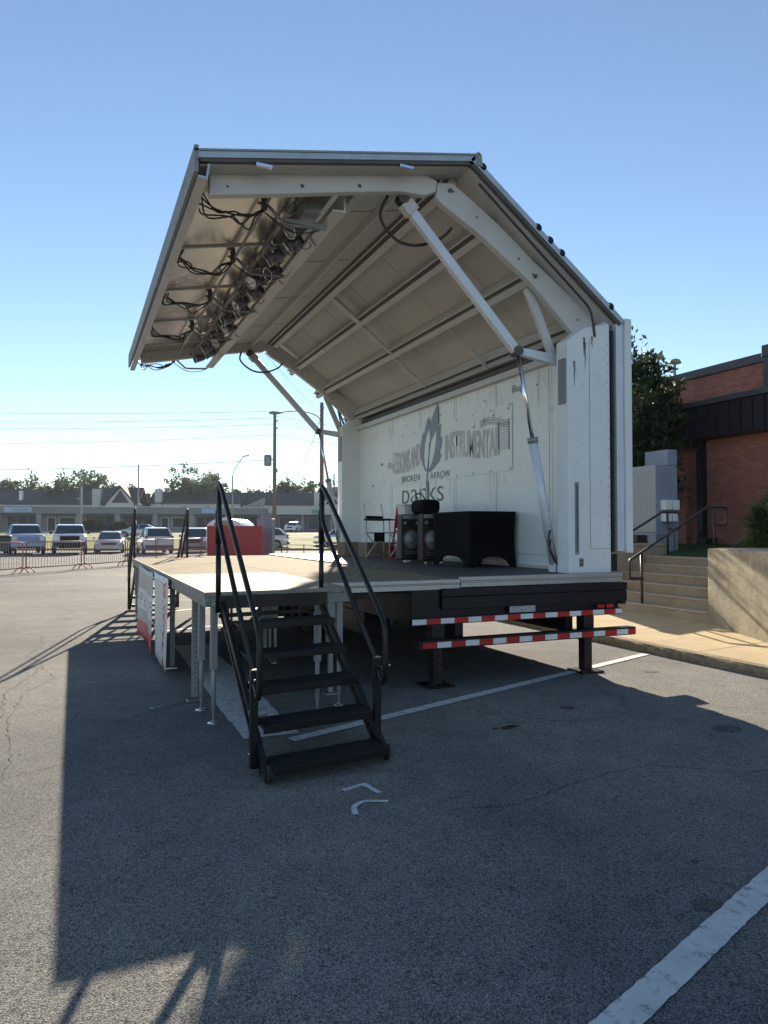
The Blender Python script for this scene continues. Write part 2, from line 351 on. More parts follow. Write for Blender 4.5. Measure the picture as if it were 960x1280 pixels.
# ------------------------------------------------------------------ ground, verge, road, sidewalk
def WR(r, D, z=0.0):
    return Vector((CX + D * math.sin(YAW) + r * math.cos(YAW), CY + D * math.cos(YAW) - r * math.sin(YAW), z))
def gz(D):
    pts = [(-1e4, 0), (53, 0.0), (56, 0.12), (76, 0.74), (96, 1.06), (122, 1.25), (1e4, 1.25)]
    for (a, za), (b, zb) in zip(pts, pts[1:]):
        if a <= D <= b: return za + (zb - za) * (D - a) / (b - a)
def strip(name, rows, r0, r1, material, dz=0.0, nseg=1):
    b = B()
    for (d0, d1) in zip(rows, rows[1:]):
        for k in range(nseg):
            a0 = r0 + (r1 - r0) * k / nseg; a1 = r0 + (r1 - r0) * (k + 1) / nseg
            b.quad(WR(a0, d0, gz(d0) + dz), WR(a1, d0, gz(d0) + dz), WR(a1, d1, gz(d1) + dz), WR(a0, d1, gz(d1) + dz))
    return tag(b.build(name, material), kind='structure')
strip('parking_lot', [-60, -20, -5, 0, 5, 10, 15, 20, 30, 40, 53.2], -300, 300, M_ASPH, nseg=60)
strip('grass_verge', [53.2, 56, 66, 76, 86, 97], -300, 300, M_GRASS)
strip('footpath', [78, 80], -120, 120, M_ROAD, 0.015)
strip('road', [97, 104, 112.5], -300, 300, M_ROAD, 0.0)
strip('far_ground', [112.5, 122, 400, 2600], -2600, 2600, mat('far_apron', (0.24, 0.24, 0.22), 0.95, spec=0.05), 0.0)
b = B()
for k in range(20):
    a0 = -60 + k * 5
    p = [WR(a0, 53.0, 0), WR(a0 + 4.98, 53.0, 0), WR(a0 + 4.98, 53.25, 0), WR(a0, 53.25, 0)]
    q = [v + Vector((0, 0, 0.15)) for v in p]
    for f in ((q[0], q[1], q[2], q[3]), (p[0], p[1], q[1], q[0]), (p[1], p[2], q[2], q[1]), (p[3], p[0], q[0], q[3])): b.quad(*f)
tag(b.build('verge_kerb', M_KERB), kind='structure')

# sidewalk beside the trailer, with kerb, joints, and the raised ground behind it
b = B()
NS = 28; random.seed(3)
ys = [-14 + 1.55 * k for k in range(NS + 1)]
sxs = [3.66, 4.3, 4.9, 5.42]
for y0, y1 in zip(ys, ys[1:]):
    g = 0.006
    for xa, xb in zip(sxs, sxs[1:]):
        za = 0.100 + (xa - 3.5) * 0.04; zb = 0.100 + (xb - 3.5) * 0.04
        b.quad((xa, y0 + g, za), (xb, y0 + g, zb), (xb, y1 - g, zb), (xa, y1 - g, za))
tag(b.build('sidewalk', M_WALK), kind='structure')
b = B()
for y0 in ys: b.quad((3.655, y0 - .02, 0.098), (5.42, y0 - .02, 0.168), (5.42, y0 + .02, 0.168), (3.655, y0 + .02, 0.098))
tag(b.build('sidewalk_joints', M_SOIL), kind='structure')
b = B()
for y0, y1 in zip(ys[::2], ys[2::2]):
    rings = []
    n = 22
    for k in range(n + 1):
        y = y0 + 0.006 + (y1 - y0 - 0.012) * k / n
        j = lambda s: random.uniform(-s, s)
        rings.append([(3.512 + j(.008), y, 0.0), (3.518 + j(.01), y, 0.055 + j(.01)), (3.53 + j(.012), y, 0.086 + j(.006)),
                      (3.552 + j(.008), y, 0.103), (3.655, y, 0.107), (3.655, y, 0.0)])
    b.loft(rings, smooth=False)
tag(b.build('kerb', M_KERB), kind='structure')

# raised lawn, landing and soil behind the retaining wall
b = B()
def gr(x):   # ground height behind
    return 1.02 + max(0, min(1, (x - 7.2) / 3.8)) * 0.16
xs = [6.95, 8.0, 9.5, 11.05, 14]
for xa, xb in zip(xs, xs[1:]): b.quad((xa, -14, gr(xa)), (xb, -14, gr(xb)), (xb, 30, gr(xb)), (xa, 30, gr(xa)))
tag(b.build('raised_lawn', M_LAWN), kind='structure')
b = B(); b.box(6.94, 8.3, 1.3, 2.6, 1.0, 1.035)
b.box(8.31, 10.9, 1.3, 2.6, 1.04, 1.10)
tag(b.build('concrete_path', M_STEP), kind='structure')

# white parking lines and other paint on the asphalt
def paint_strip(name, a, bb, w, material, z=0.006, n=14, jit=0.006):
    a, bb = Vector((a[0], a[1], z)), Vector((bb[0], bb[1], z)); d = (bb - a).normalized(); s = Vector((-d.y, d.x, 0))
    m = B(); L = (bb - a).length
    P = [(a + d * (L * k / n) + s * (w / 2 + random.uniform(-jit, jit)), a + d * (L * k / n) - s * (w / 2 + random.uniform(-jit, jit))) for k in range(n + 1)]
    for p, q in zip(P, P[1:]): m.quad(p[0], q[0], q[1], p[1])
    return tag(m.build(name, material), kind='structure')
paint_strip('parking_line', (-1.50, -1.17), (3.43, 0.54), 0.105, M_PAINT, n=160, jit=0.003)
paint_strip('parking_line', (-3.4, -5.106), (3.35, -2.715), 0.112, M_PAINT, n=220, jit=0.003)
paint_strip('faded_marking', (-1.52, 3.45), (-1.60, -1.02), 0.42, M_PAINT2, 0.0045, 30, 0.012)
paint_strip('parking_line', (-14, 3.6), (-1.9, 8.1), 0.10, M_PAINT2, n=60) if False else None
paint_strip('parking_line', (-1.75, 7.4), (3.3, 9.4), 0.11, M_PAINT, n=30)
paint_strip('parking_line', (-1.7, 4.9), (3.3, 6.7), 0.11, M_PAINT, n=30)
paint_strip('chalk_mark', (-1.50, -2.245), (-1.36, -2.20), 0.036, M_PAINT3, 0.0045, 8, 0.004)
paint_strip('chalk_mark', (-1.36, -2.19), (-1.325, -2.37), 0.038, M_PAINT3, 0.0055, 8, 0.004)
m = B(); arc = spline([(-1.56, -2.60, 0.0045), (-1.53, -2.50, 0.0045), (-1.45, -2.45, 0.0045), (-1.33, -2.50, 0.0045)], 5)
for p, q in zip(arc, arc[1:]):
    d = (q - p).normalized(); s = Vector((-d.y, d.x, 0)) * 0.016; m.quad(p + s, q + s, q - s, p - s)
tag(m.build('chalk_mark', M_PAINT3), kind='structure')
paint_strip('chalk_mark', (-2.34, 0.19), (-2.20, 0.24), 0.02, mat('teal_chalk', (0.25, 0.42, 0.42), 0.8), 0.0045, 6, 0.004)
paint_strip('chalk_mark', (-2.34, 0.15), (-2.30, 0.165), 0.03, mat('teal_chalk', (0.25, 0.42, 0.42), 0.8), 0.0055, 4, 0.004)
m = B(); random.seed(11)
for (x, y, r) in ((0.10, -1.52, 0.055), (0.17, -1.50, 0.04), (0.0, -1.50, 0.025), (-0.343, -3.706, 0.022), (-0.29, -1.30, 0.014), (-1.0, -2.1, 0.010), (-0.2, -1.66, 0.012)):
    pts = [(x + r * random.uniform(0.7, 1.2) * math.cos(k * math.pi / 6) * 1.2, y + r * random.uniform(0.6, 1.1) * math.sin(k * math.pi / 6) * 0.7, 0.0052) for k in range(12)]
    m.quad(*pts)
tag(m.build('tar_spots', mat('tar', (0.012, 0.012, 0.012), 0.5)), kind='structure')
random.seed(19)
m = B()
for (x, y, rr_, e) in ((-4.6, 2.2, .35, 1.5), (1.6, -2.2, .16, 1.4), (.9, -1.2, .10, 1.2), (-5.2, 6.0, .5, 2.0), (2.7, -.3, .12, 1.3), (-.6, -4.0, .09, 1.2)):
    m.quad(*[(x + .6 * rr_ * e * random.uniform(.75, 1.15) * math.cos(k * math.pi / 10), y + .6 * rr_ * random.uniform(.75, 1.15) * math.sin(k * math.pi / 10), .0025) for k in range(20)])
oilm = mat('old_oil_stain', (0.085, 0.082, 0.076), 0.95, spec=.1, var=.35, scale=60, bump=.4, bscale=90, spots=((.16, .155, .14), .48, 120)); tag(m.build('oil_stains', oilm), kind='structure')
# long cracks
def crack(pts, w, name='pavement_crack'):
    m = B(); P = []
    q = [Vector((x, y, 0.004)) for x, y in pts]; fine = []
    for a, c in zip(q, q[1:]):
        n = max(2, int((c - a).length / 0.05))
        for k in range(n): fine.append(a.lerp(c, k / n) + Vector((random.uniform(-.016, .016), random.uniform(-.016, .016), 0)))
    fine.append(q[-1])
    for p, c in zip(fine, fine[1:]):
        d = (c - p).normalized(); s = Vector((-d.y, d.x, 0)) * w * random.uniform(.25, 1); m.quad(p + s, c + s, c - s, p - s)
    return tag(m.build(name, mat('crack_shadowless', (0.020, 0.019, 0.018), 0.9)), kind='structure')
random.seed(5)
crack([(-1.05, -2.75), (-0.7, -2.82), (-0.35, -2.72), (0.1, -2.62), (0.45, -2.6), (0.85, -2.95), (1.2, -3.0), (1.6, -3.3)], 0.0030)
crack([(0.1, -1.55), (0.3, -1.95), (0.45, -2.3), (0.45, -2.6)], 0.003)
crack([(-3.35, 5.2), (-3.3, 4.2), (-3.45, 3.4), (-3.25, 2.9), (-3.3, 2.2), (-3.5, 1.3), (-3.45, 0.4), (-3.6, -0.6)], 0.006)
crack([(-3.25, 2.6), (-3.1, 1.9), (-3.35, 1.2), (-3.4, 0.2), (-3.3, -0.9), (-3.42, -1.8), (-3.3, -2.6)], 0.0045)
crack([(-3.4, 9.6), (-2.9, 8.4), (-3.2, 7.5), (-2.95, 6.9)], 0.009)
crack([(-6.5, 10.5), (-5, 12.2), (-3.5, 12.8), (-2.2, 14.5)], 0.014)

# ------------------------------------------------------------------ stairs to the building, retaining wall, rails
t = thing('concrete_stairs', 'six weathered concrete steps climbing from the sidewalk to the lawn', 'stairs', (5.40, 1.38, 0))
z = [0.165, 0.32, 0.465, 0.61, 0.755, 0.895, 1.025]
poly = [(0, 0.0)]
for k in range(6):
    poly += [(0.30 * k, z[k + 1] - 0.02), (0.30 * k - 0.012, z[k + 1] - 0.012), (0.30 * k - 0.008, z[k + 1]), (0.30 * (k + 1), z[k + 1] + 0.004)]
poly += [(1.8, 0.0)]
m = B(); m.prism(poly, 1, 0.0, 2.78); m.build('steps', M_STEP, t)
M_NOSE = concrete('pale_step_edge', (0.46, 0.39, 0.30), (0.62, 0.54, 0.42), 5, 0.5, (0.2, 0.15, 0.1), 0.4)
for k in range(6): B().box(.3 * k - .014, .3 * k + .045, 0.005, 2.775, z[k + 1] - .016, z[k + 1] + .0045).build('step_edge', M_NOSE, t, bevel=.005)  # paler strip along the front edge of each step
t2 = thing('low_concrete_wall', 'low grey concrete wall closing the far side of the concrete steps', 'wall', (5.40, 4.17, 0))
B().box(0, 2.05, 0, 0.24, 0, 1.20).build('wall', M_STEP, t2, bevel=0.015)
B().box(-0.02, 2.07, -0.02, 0.26, 1.202, 1.26).build('coping', M_STEP, t2, bevel=0.01)
t3 = thing('retaining_wall', 'thick sunlit tan concrete retaining wall right of the steps', 'wall', (5.38, 1.37, 0))
m = B(); rings = []
a = Vector((0, 0, 0)); d = Vector((-0.68, -1.49, 0)).normalized()
m.prism([(0, 0), (d.x * 3.2, d.y * 3.2), (d.x * 3.2 + 2.6, d.y * 3.2), (1.7, 0)], 2, 0.0, 1.245)
m.build('wall', M_RET, t3, bevel=0.02)

def pipe_rail(name, label, lo, up, y, group):
    """handrail with loop ends: lo = (x,z) of the bottom loop's outer top, up = (x,z) where the slope ends"""
    t = thing(name, label, 'handrail', (0, 0, 0), group=group)
    (xa, za), (xb, zb) = lo, up
    r = 0.022
    loop = [(xa + 0.27, y, za - 0.29), (xa + 0.04, y, za - 0.29), (xa + .01, y, za - .275), (xa, y, za - 0.24), (xa, y, za - 0.03), (xa + .012, y, za + .005), (xa + 0.04, y, za + 0.02)]
    top = [(xb - 0.04, y, zb - 0.02), (xb, y, zb), (xb + 0.38, y, zb), (xb + .42, y, zb - .012), (xb + 0.435, y, zb - 0.05), (xb + 0.435, y, zb - 0.27), (xb + .42, y, zb - .30), (xb + 0.39, y, zb - 0.31), (xb + 0.16, y, zb - 0.31)]
    B().tube(loop + top, r, 10).build('rail', M_BROWN, t)
    B().tube([(xa + 0.25, y, 0.16), (xa + 0.25, y, za + 0.13)], r, 10).build('post', M_BROWN, t)
    B().tube([(xb + 0.14, y, 1.02), (xb + 0.14, y, zb)], r, 10).build('post', M_BROWN, t)
    return t
pipe_rail('handrail', 'bronze pipe handrail rising up the middle of the concrete steps', (5.19, 1.02), (6.90, 1.90), 2.72, 'pipe handrails of the concrete steps')
pipe_rail('handrail', 'bronze pipe handrail at the far side of the steps, in front of the electric cabinet', (5.45, 0.98), (7.20, 1.84), 4.05, 'pipe handrails of the concrete steps')
pipe_rail('handrail', 'bronze pipe handrail mostly hidden behind the tan retaining wall', (5.72, 0.99), (7.40, 1.86), 1.62, 'pipe handrails of the concrete steps')

# ------------------------------------------------------------------ brick building
t = thing('brick_building', 'red brick building with a dark ribbed metal fascia and a taller brick block', 'building', (11, 0, 0))
m = B(); m.box(0, 8, -12, 7.15, 0.9, 3.7); m.box(0, 8, 7.15, 7.32, 0.9, 3.7)
m.box(0.35, 8, 7.33, 24, 0.9, 3.7); m.box(-0.10, 0.0, 6.98, 7.30, 0.9, 3.66)
m.build('wall', M_BRICK, t)
m = B(); m.box(-0.42, 8.4, -12.4, 24.4, 3.66, 4.42)
k = -12.3
while k < 24.3:
    m.box(-0.46, -0.42, k, k + 0.03, 3.70, 4.40); k += 0.30
m.build('fascia', M_DFASC, t)
m = B(); m.box(-0.50, 8.5, -12.5, 24.5, 4.423, 4.56); m.build('roof_edge', mat('fascia_cap', (0.06, 0.057, 0.062), 0.45, 0.2), t, bevel=0.01)
m = B(); m.box(1.5, 8, -12, 24, 4.56, 5.62); m.build('upper_wall', M_BRICK, t)
m = B(); m.box(0.02, 8, 24.05, 32, 0.9, 6.4); m.box(0.02, 1.49, 12.5, 24.04, 4.57, 6.4); m.build('unseen_shade_block', M_BRICK, t)  # unseen block added, its height set to shade the steps and sidewalk
m = B(); m.box(1.42, 8.1, 5.95, 24.1, 5.622, 5.84); m.box(1.30, 8.1, -12.1, 5.94, 5.70, 5.98); m.build('roof', mat('fascia_cap', (0.06, 0.057, 0.062), 0.45, 0.2), t, bevel=0.01)
m = B(); m.box(1.36, 1.5, 5.70, 5.94, 4.56, 5.70); m.build('corner_trim', mat('fascia_cap', (0.06, 0.057, 0.062), 0.45, 0.2), t)
m = B(); m.box(1.40, 1.5, 4.2, 5.5, 4.60, 5.20); w = m.build('window', mat('window_frame_pale', (0.55, 0.56, 0.58), 0.5), t)
m = B(); m.box(1.385, 1.40, 4.3, 5.4, 4.66, 5.14); m.build('pane', M_SHOPG, w)
m = B(); m.box(-0.16, -0.003, 6.42, 6.60, 1.1, 3.66); m.box(-0.05, -0.003, 6.60, 6.68, 1.1, 3.66); m.build('downspout', M_DFASC, t, bevel=0.006)
m = B(); m.tube([(-0.18, 6.5, 1.12), (-0.18, 6.5, 1.35), (-0.10, 6.5, 1.45)], 0.07, 10); m.box(-0.42, -0.05, 6.1, 6.35, 1.12, 1.32); m.build('splash_pipe', M_DFASC, t)
ub = thing('mushroom_vent', 'two round rooftop vents on thin stalks seen beyond the dark tree', 'roof vent', tuple(W(846, 24)) [:2] + (0,))
for dx, dy, h in ((0, 0, 7.15), (-0.45, 0.3, 7.35)):
    m = B(); m.lathe([(0.03, 5.5), (0.03, h), (0.19, h), (0.21, h + .03), (0.16, h + .12), (0.04, h + .17), (0.0, h + .17)], Matrix.Translation((dx, dy, 0)), 10)
    m.build('vent_cap', mat('weathered_copper_green', (0.24, 0.27, 0.20), 0.7), ub)

# electric cabinet
t = thing('electric_cabinet', 'grey electric switchgear cabinet with a blue-grey side beside the brick wall', 'electric cabinet', (7.93, 4.95, 0))
B().m(M_CAB).box(0, 0.02, 0.0, 2.6, 1.46, 2.84).m(M_CABB).box(0.021, 0.58, 0, 2.6, 1.40, 2.84).build('body', None, t, bevel=0.008)
B().box(0.03, 0.56, 0.03, 0.25, 1.02, 1.40).build('plinth', M_CABB, t)
B().box(0.03, 0.56, 2.2, 2.5, 1.02, 1.40).build('plinth', M_CABB, t)
B().box(0.32, 0.59, -0.01, 0.62, 2.843, 3.17).build('upper_box', M_CABB, t, bevel=0.01)
for y in (0.9, 1.75): B().box(-0.006, 0.0, y, y + 0.012, 1.50, 2.80).build('door_seam', M_GAP, t)
B().box(-0.05, -0.003, 0.80, 0.84, 1.95, 2.12).build('door_handle', M_CHROME, t)
for i, (x, z0) in enumerate(((0.13, 1.80), (0.33, 1.80), (0.13, 1.56), (0.33, 1.56))):
    B().box(x, x + 0.18, -0.14, -0.003, z0 + .12, z0 + 0.32).build('meter_box', M_WHITE, t, bevel=0.006)
B().box(0.52, 0.56, -0.03, -0.003, 1.1, 2.8).build('conduit', M_CABB, t)

# ------------------------------------------------------------------ the mobile stage trailer
ST = thing('mobile_stage_trailer', 'large white mobile stage trailer with its hinged canopy raised', 'stage trailer')
LEN = 7.85
E_, RG, LP = Vector((2.60, 0, 3.86)), Vector((0.72, 0, 5.27)), Vector((-1.99, 0, 4.735))
dr = (RG - E_).normalized(); nr = Vector((-dr.z, 0, dr.x)); nr = nr if nr.z > 0 else -nr
df = (LP - RG).normalized(); nf = Vector((-df.z, 0, df.x)); nf = nf if nf.z > 0 else -nf
def xz(v): return (v.x, v.z)
# floor, sides, underframe
m = B(); m.m(M_FLOOR).box(0.56, 2.52, 0.03, 7.55, 0.965, 1.038)
m.build('stage_floor', None, ST)
m = B(); m.box(0.55, 2.575, -0.02, 0.03, 0.940, 0.985); m.box(0.55, 2.575, -0.012, 0.03, 0.985, 1.003); m.box(0.55, 2.575, -0.02, 0.03, 1.003, 1.042)
m.build('floor_edge_trim', M_TRIM, ST, bevel=0.004)
m = B(); m.m(M_NAVY).box(0.0, 2.53, 0.0, 7.5, 0.60, 0.935); m.box(0.33, 2.612, -0.045, -0.002, 0.735, 0.85).box(0.33, 2.612, -0.05, -0.002, 0.857, 0.936)
m.box(2.532, 2.60, -0.04, 7.5, 0.70, 0.93); m.m(M_BLACK).box(0.33, 2.60, -0.03, -0.002, 0.849, 0.858)
m.m(M_NAVY).box(0.0, 0.03, -0.05, 0.0, 0.60, 0.93)
m.build('chassis_body', None, ST, bevel=0.004)
def tape(name, x0, x1, y, z0, z1, first, parent, seg=0.1524, n0=0.0):
    m = B(); x = x0; c = first; i = 0
    while x < x1 - 0.01:
        xe = min(x1, x + (seg - n0 if i == 0 else seg)); m.m(M_WREF if c else M_RED).box(x + 0.002, xe - 0.002, y - 0.004, y, z0, z1); x = xe; c = not c; i += 1
    return m.build(name, None, parent)
tape('reflective_tape', 0.0, 2.53, -0.054, 0.603, 0.653, True, ST)
B().box(0.0, 2.53, -0.052, -0.001, 0.595, 0.66).build('rear_rail', M_BLACK, ST)
m = B(); m.box(1.09, 1.40, -0.056, -0.05, 0.672, 0.735); m.build('licence_plate', mat('dull_plate', (0.42, 0.42, 0.42), 0.5, spots=((0.22, 0.22, 0.24), 0.45, 40)), ST)
for x in (2.20, 2.32): B().box(x, x + 0.09, -0.06, -0.048, 0.672, 0.705).build('tail_light', M_RED, ST, bevel=0.004)
bp = B().box(0.0, 2.58, -0.21, -0.09, 0.390, 0.472).build('bumper', M_BLACK, ST, bevel=0.006)
tape('reflective_tape', 0.03, 2.575, -0.212, 0.402, 0.455, False, bp)
for x in (0.28, 2.08):
    m = B().m(M_BLACK).box(x - 0.065, x + 0.065, -0.06, 0.07, 0.36, 0.60)
    j = m.build('jack', None, ST, bevel=0.004)
    m = B().box(x - 0.05, x + 0.05, -0.045, 0.055, 0.02, 0.36); m.build('leg', M_BLACK, j, bevel=0.004)
    m = B()
    for zz in (0.09, 0.17, 0.25, 0.33): m.tube([(x + 0.051, 0.005, zz), (x + 0.0535, 0.005, zz)], 0.014, 8)
    for zz in (0.09, 0.17, 0.25, 0.33): m.tube([(x + 0.02, -0.0455, zz), (x + 0.02, -0.048, zz)], 0.012, 8)
    m.build('pin_hole', mat('rusty_hole', (0.10, 0.05, 0.035), 0.8), j)
    m = B().box(x - 0.14, x + 0.14, -0.13, 0.14, 0.004, 0.018); m.tube([(x - 0.15, -0.1, 0.03), (x - 0.05, -0.12, 0.035)], 0.008); m.build('foot_plate', M_BLACK, j)
for k, y in enumerate((3.75, 4.65)):
    for x in (0.13, 2.12):
        m = B(); M = Matrix.Translation((x, y, 0.39)) @ Matrix.Rotation(R(90), 4, 'Y')
        m.lathe([(0.24, 0), (0.36, 0.0), (0.39, 0.03), (0.39, 0.21), (0.36, 0.25), (0.24, 0.25), (0.24, 0)], M, 28)
        w = m.build('wheel', M_RUBBER, ST)
        m = B(); m.lathe([(0.0, 0.10), (0.08, 0.06), (0.12, 0.10), (0.2, 0.12), (0.24, 0.02), (0.24, 0.2), (0.0, 0.2)], M, 20); m.build('rim', M_GALV, w)
m = B()
for x in (0.55, 1.9): m.box(x, x + 0.09, 0.1, 7.9, 0.42, 0.595)
for y in (0.6, 2.2, 3.3, 5.3, 6.8): m.box(0.1, 2.45, y, y + 0.08, 0.50, 0.598)
for y in (3.75, 4.65): m.tube([(0.2, y, 0.39), (2.3, y, 0.39)], 0.05, 8)
m.build('underframe', M_BLACK, ST)
B().box(0.02, 0.5, 1.2, 2.6, 0.34, 0.595).build('tool_box', M_NAVY, ST, bevel=0.01); B().box(0.05, 0.45, 5.6, 6.5, 0.30, 0.595).build('tool_box', M_NAVY, ST, bevel=0.01)
B().bar((0.1, 3.1, 0.5), (0.1, 3.35, 0.02), 0.06, 0.02).build('brace', M_RUBBER, ST); B().bar((0.1, 5.15, 0.5), (0.1, 5.2, 0.1), 0.3, 0.01, up=(0,1,0)).build('mud_flap', M_RUBBER, ST)
tape('reflective_tape', 0.0, 0.3, 0.7, 0.605, 0.655, False, ST)
for x in (0.35, 2.1):
    m = B(); m.box(x - .06, x + .06, 7.2, 7.32, 0.02, 0.6); m.box(x - .13, x + .13, 7.13, 7.39, 0.004, 0.02); m.build('landing_leg', M_BLACK, ST)
# fold-out floor
m = B(); m.m(M_PLY).box(-0.78, 0.545, 0.035, 7.5, 0.965, 1.018)
fo = m.build('fold_out_floor', None, ST)
m = B(); m.box(-0.78, 0.545, -0.015, 0.03, 0.925, 0.972); m.box(-0.78, 0.545, -0.008, 0.03, 0.972, 0.985); m.box(-0.78, 0.545, -0.015, 0.03, 0.985, 1.022); m.build('edge_trim', M_TRIM, fo, bevel=0.004)
m = B()
for y in (0.4, 1.7, 3.0, 4.3, 5.6, 6.9): m.box(-0.76, 0.5, y, y + 0.06, 0.87, 0.963)
m.box(-0.76, -0.70, 0.04, 7.45, 0.86, 0.963); m.build('joist', M_BLACK, fo)
for y in (0.06, 2.5, 5.0, 7.3):
    m = B(); m.box(-0.80, -0.73, y, y + 0.06, 0.42, 0.93); m.box(-0.785, -0.745, y + 0.012, y + 0.048, 0.02, 0.42); m.box(-0.82, -0.71, y - 0.02, y + 0.09, 0.002, 0.014)
    m.build('leg', M_GALV, fo)
for y in (1.75, 4.35, 6.95): B().bar((-0.6, y, 0.88), (0.02, y, 0.66), 0.04, 0.04).build('brace', M_BLACK, fo)

# back wall, pillars, outer panel
m = B().m(M_SHEET).box(2.285, 2.33, 0.20, 7.06, 1.038, 3.60)
for y in (0.85, 2.02, 3.17, 4.33, 5.50): m.m(M_SHEET).box(2.279, 2.285, y - 0.022, y + 0.022, 1.06, 3.49)
m.m(M_GAP)
for y in (0.85, 2.02, 3.17, 4.33, 5.50): m.box(2.2775, 2.285, y + 0.0225, y + 0.0275, 1.06, 3.49)
m.box(2.2835, 2.285, 0.25, 7.0, 1.197, 1.201)
BW = m.build('back_wall', None, ST)
m = B(); m.box(2.20, 2.29, 0.22, 7.06, 3.49, 3.56); m.box(2.24, 2.285, 0.22, 7.06, 1.04, 1.075); m.build('wall_rail', M_BEAM, BW)
m = B(); random.seed(4)
for y in [0.35 + 0.155 * k for k in range(43)]:
    if random.random() < .75: m.tube([(2.285, y, 3.44 + random.uniform(-.01, .01)), (2.280, y, 3.44)], 0.006, 6)
for y in (1.13, 2.35, 3.65, 4.9): m.tube([(2.285, y, 3.3), (2.28, y, 3.3)], 0.012, 6)
m.tube([(2.285, 5.93, 2.72), (2.27, 5.93, 2.72)], 0.022, 8); m.tube([(2.285, 6.35, 2.35), (2.27, 6.35, 2.35)], 0.014, 8)
m.build('rivet', M_GAP, BW)
# banner sheet with ghost lettering
m = B(); bn = []
for k in range(25):
    y = 5.56 - (5.56 - 1.66) * k / 24; bn.append([(2.276 - 0.002 * math.sin(k * 1.3), y, 2.285), (2.2755 - 0.003 * math.sin(k * .9), y, 2.75), (2.276 - 0.002 * math.sin(k * 1.1), y, 3.17)])
m.loft(bn, closed=False, caps=False); BN = m.build('banner_sheet', M_BANNER, BW)
m = B(); random.seed(31)
for k in range(9):
    y = 5.5 - k * .475
    for z_ in (2.31, 3.14): m.tube([(2.276, y, z_), (2.2685, y, z_)], 0.011, 8)
m.build('grommet', M_GALV, BN)
m = B()
for k in range(46):
    y = random.uniform(.3, 7.0); z_ = random.choice((3.46, 3.44, 2.28, 3.3, 1.6, 1.5)); Ls = random.uniform(.05, .45); w = random.uniform(.002, .006)
    if 1.6 < y < 5.6 and z_ > 2.3 and Ls > .25: Ls = .22
    m.quad((2.2768, y - w, z_), (2.2768, y + w, z_), (2.2768, y + w * .3 + random.uniform(-.01, .01), z_ - Ls), (2.2768, y - w * .3, z_ - Ls))
for k in range(60):
    y = random.uniform(.3, 6.9); z_ = random.uniform(1.1, 2.1); a_ = random.uniform(-.6, .6); L_s = random.uniform(.02, .16); dy, dz2 = L_s * math.cos(a_), L_s * math.sin(a_)
    m.quad((2.2768, y, z_), (2.2768, y + dy, z_ + dz2), (2.2768, y + dy, z_ + dz2 + .003), (2.2768, y, z_ + .003))
m.build('scuffs', mat('wall_scuff', (.58, .59, .57), .7, var=.3, scale=9), BW)
INKG = mat('ghosted_banner_ink', (0.58, 0.56, 0.54), 0.6, var=0.12, scale=6, stretch=(1, 6, 1), spots=((0.66, 0.67, 0.66), 0.38, 12))
INKB = mat('blue_grey_ink', (0.23, 0.30, 0.36), 0.55, var=0.15, scale=2)
INKD = mat('dark_grey_ink', (0.11, 0.13, 0.135), 0.55, var=0.2)
YR, UP = (0, -1, 0), (0, 0, 1)
warpf = lambda X: 0.045 * math.sin(X * 3.3 + 0.6)
put_text(text_mesh('INSTRUMENTAL', 0.40, 1.52, warp=warpf, bold=0.02), 'lettering', INKG, (2.270, 3.48, 2.54), YR, UP, BW)
put_text(text_mesh('LESSONS AND', 0.38, 1.10, warp=lambda X: 0.05 * math.sin(X * 3.5 + 3.4), bold=0.02), 'lettering', INKG, (2.270, 5.42, 2.53), YR, UP, BW)
m = B()   # music staff flourish, left and right
for ya, yb, za, am in ((5.66, 5.36, 2.62, 0.03), (2.45, 1.72, 2.93, 0.05)):
    for k in range(5):
        pts = [(2.271, ya + (yb - ya) * i / 14, za + 0.035 * k * .6 + am * math.sin(i / 14 * 4 + .5) - .02) for i in range(15)]
        for p, q in zip(pts, pts[1:]): m.quad((p[0], p[1], p[2]), (q[0], q[1], q[2]), (q[0], q[1], q[2] + .007), (p[0], p[1], p[2] + .007))
NI = mat('grey_note_ink', (0.20, 0.21, 0.23), 0.6); m.build('music_staff', NI, BW); m = B()
for k in range(12):
    z0 = 2.575 + k * 0.031; m.quad((2.271, 1.93, z0), (2.271, 1.735, z0 + .01), (2.271, 1.735, z0 + .017), (2.271, 1.93, z0 + .007))
m.quad((2.2705, 1.74, 2.56), (2.2705, 1.715, 2.56), (2.2705, 1.715, 2.97), (2.2705, 1.74, 2.97))
m.quad((2.2705, 2.00, 2.53), (2.2705, 1.95, 2.53), (2.2705, 1.95, 2.95), (2.2705, 2.00, 2.95))
m.build('staff_lines', NI, BW); m = B()
for (y, z) in ((2.35, 3.02), (2.10, 3.06), (1.74, 3.10), (2.62, 2.97)):
    m.prism([(y + .02 * math.cos(a), z + .014 * math.sin(a)) for a in [k * math.pi / 5 for k in range(10)]], 0, 2.2705, 2.272)
    m.quad((2.271, y - .02, z), (2.271, y - .014, z), (2.271, y - .014, z + .09), (2.271, y - .02, z + .09))
m.build('music_notes', mat('grey_note_ink', (0.20, 0.21, 0.23), 0.6), BW)
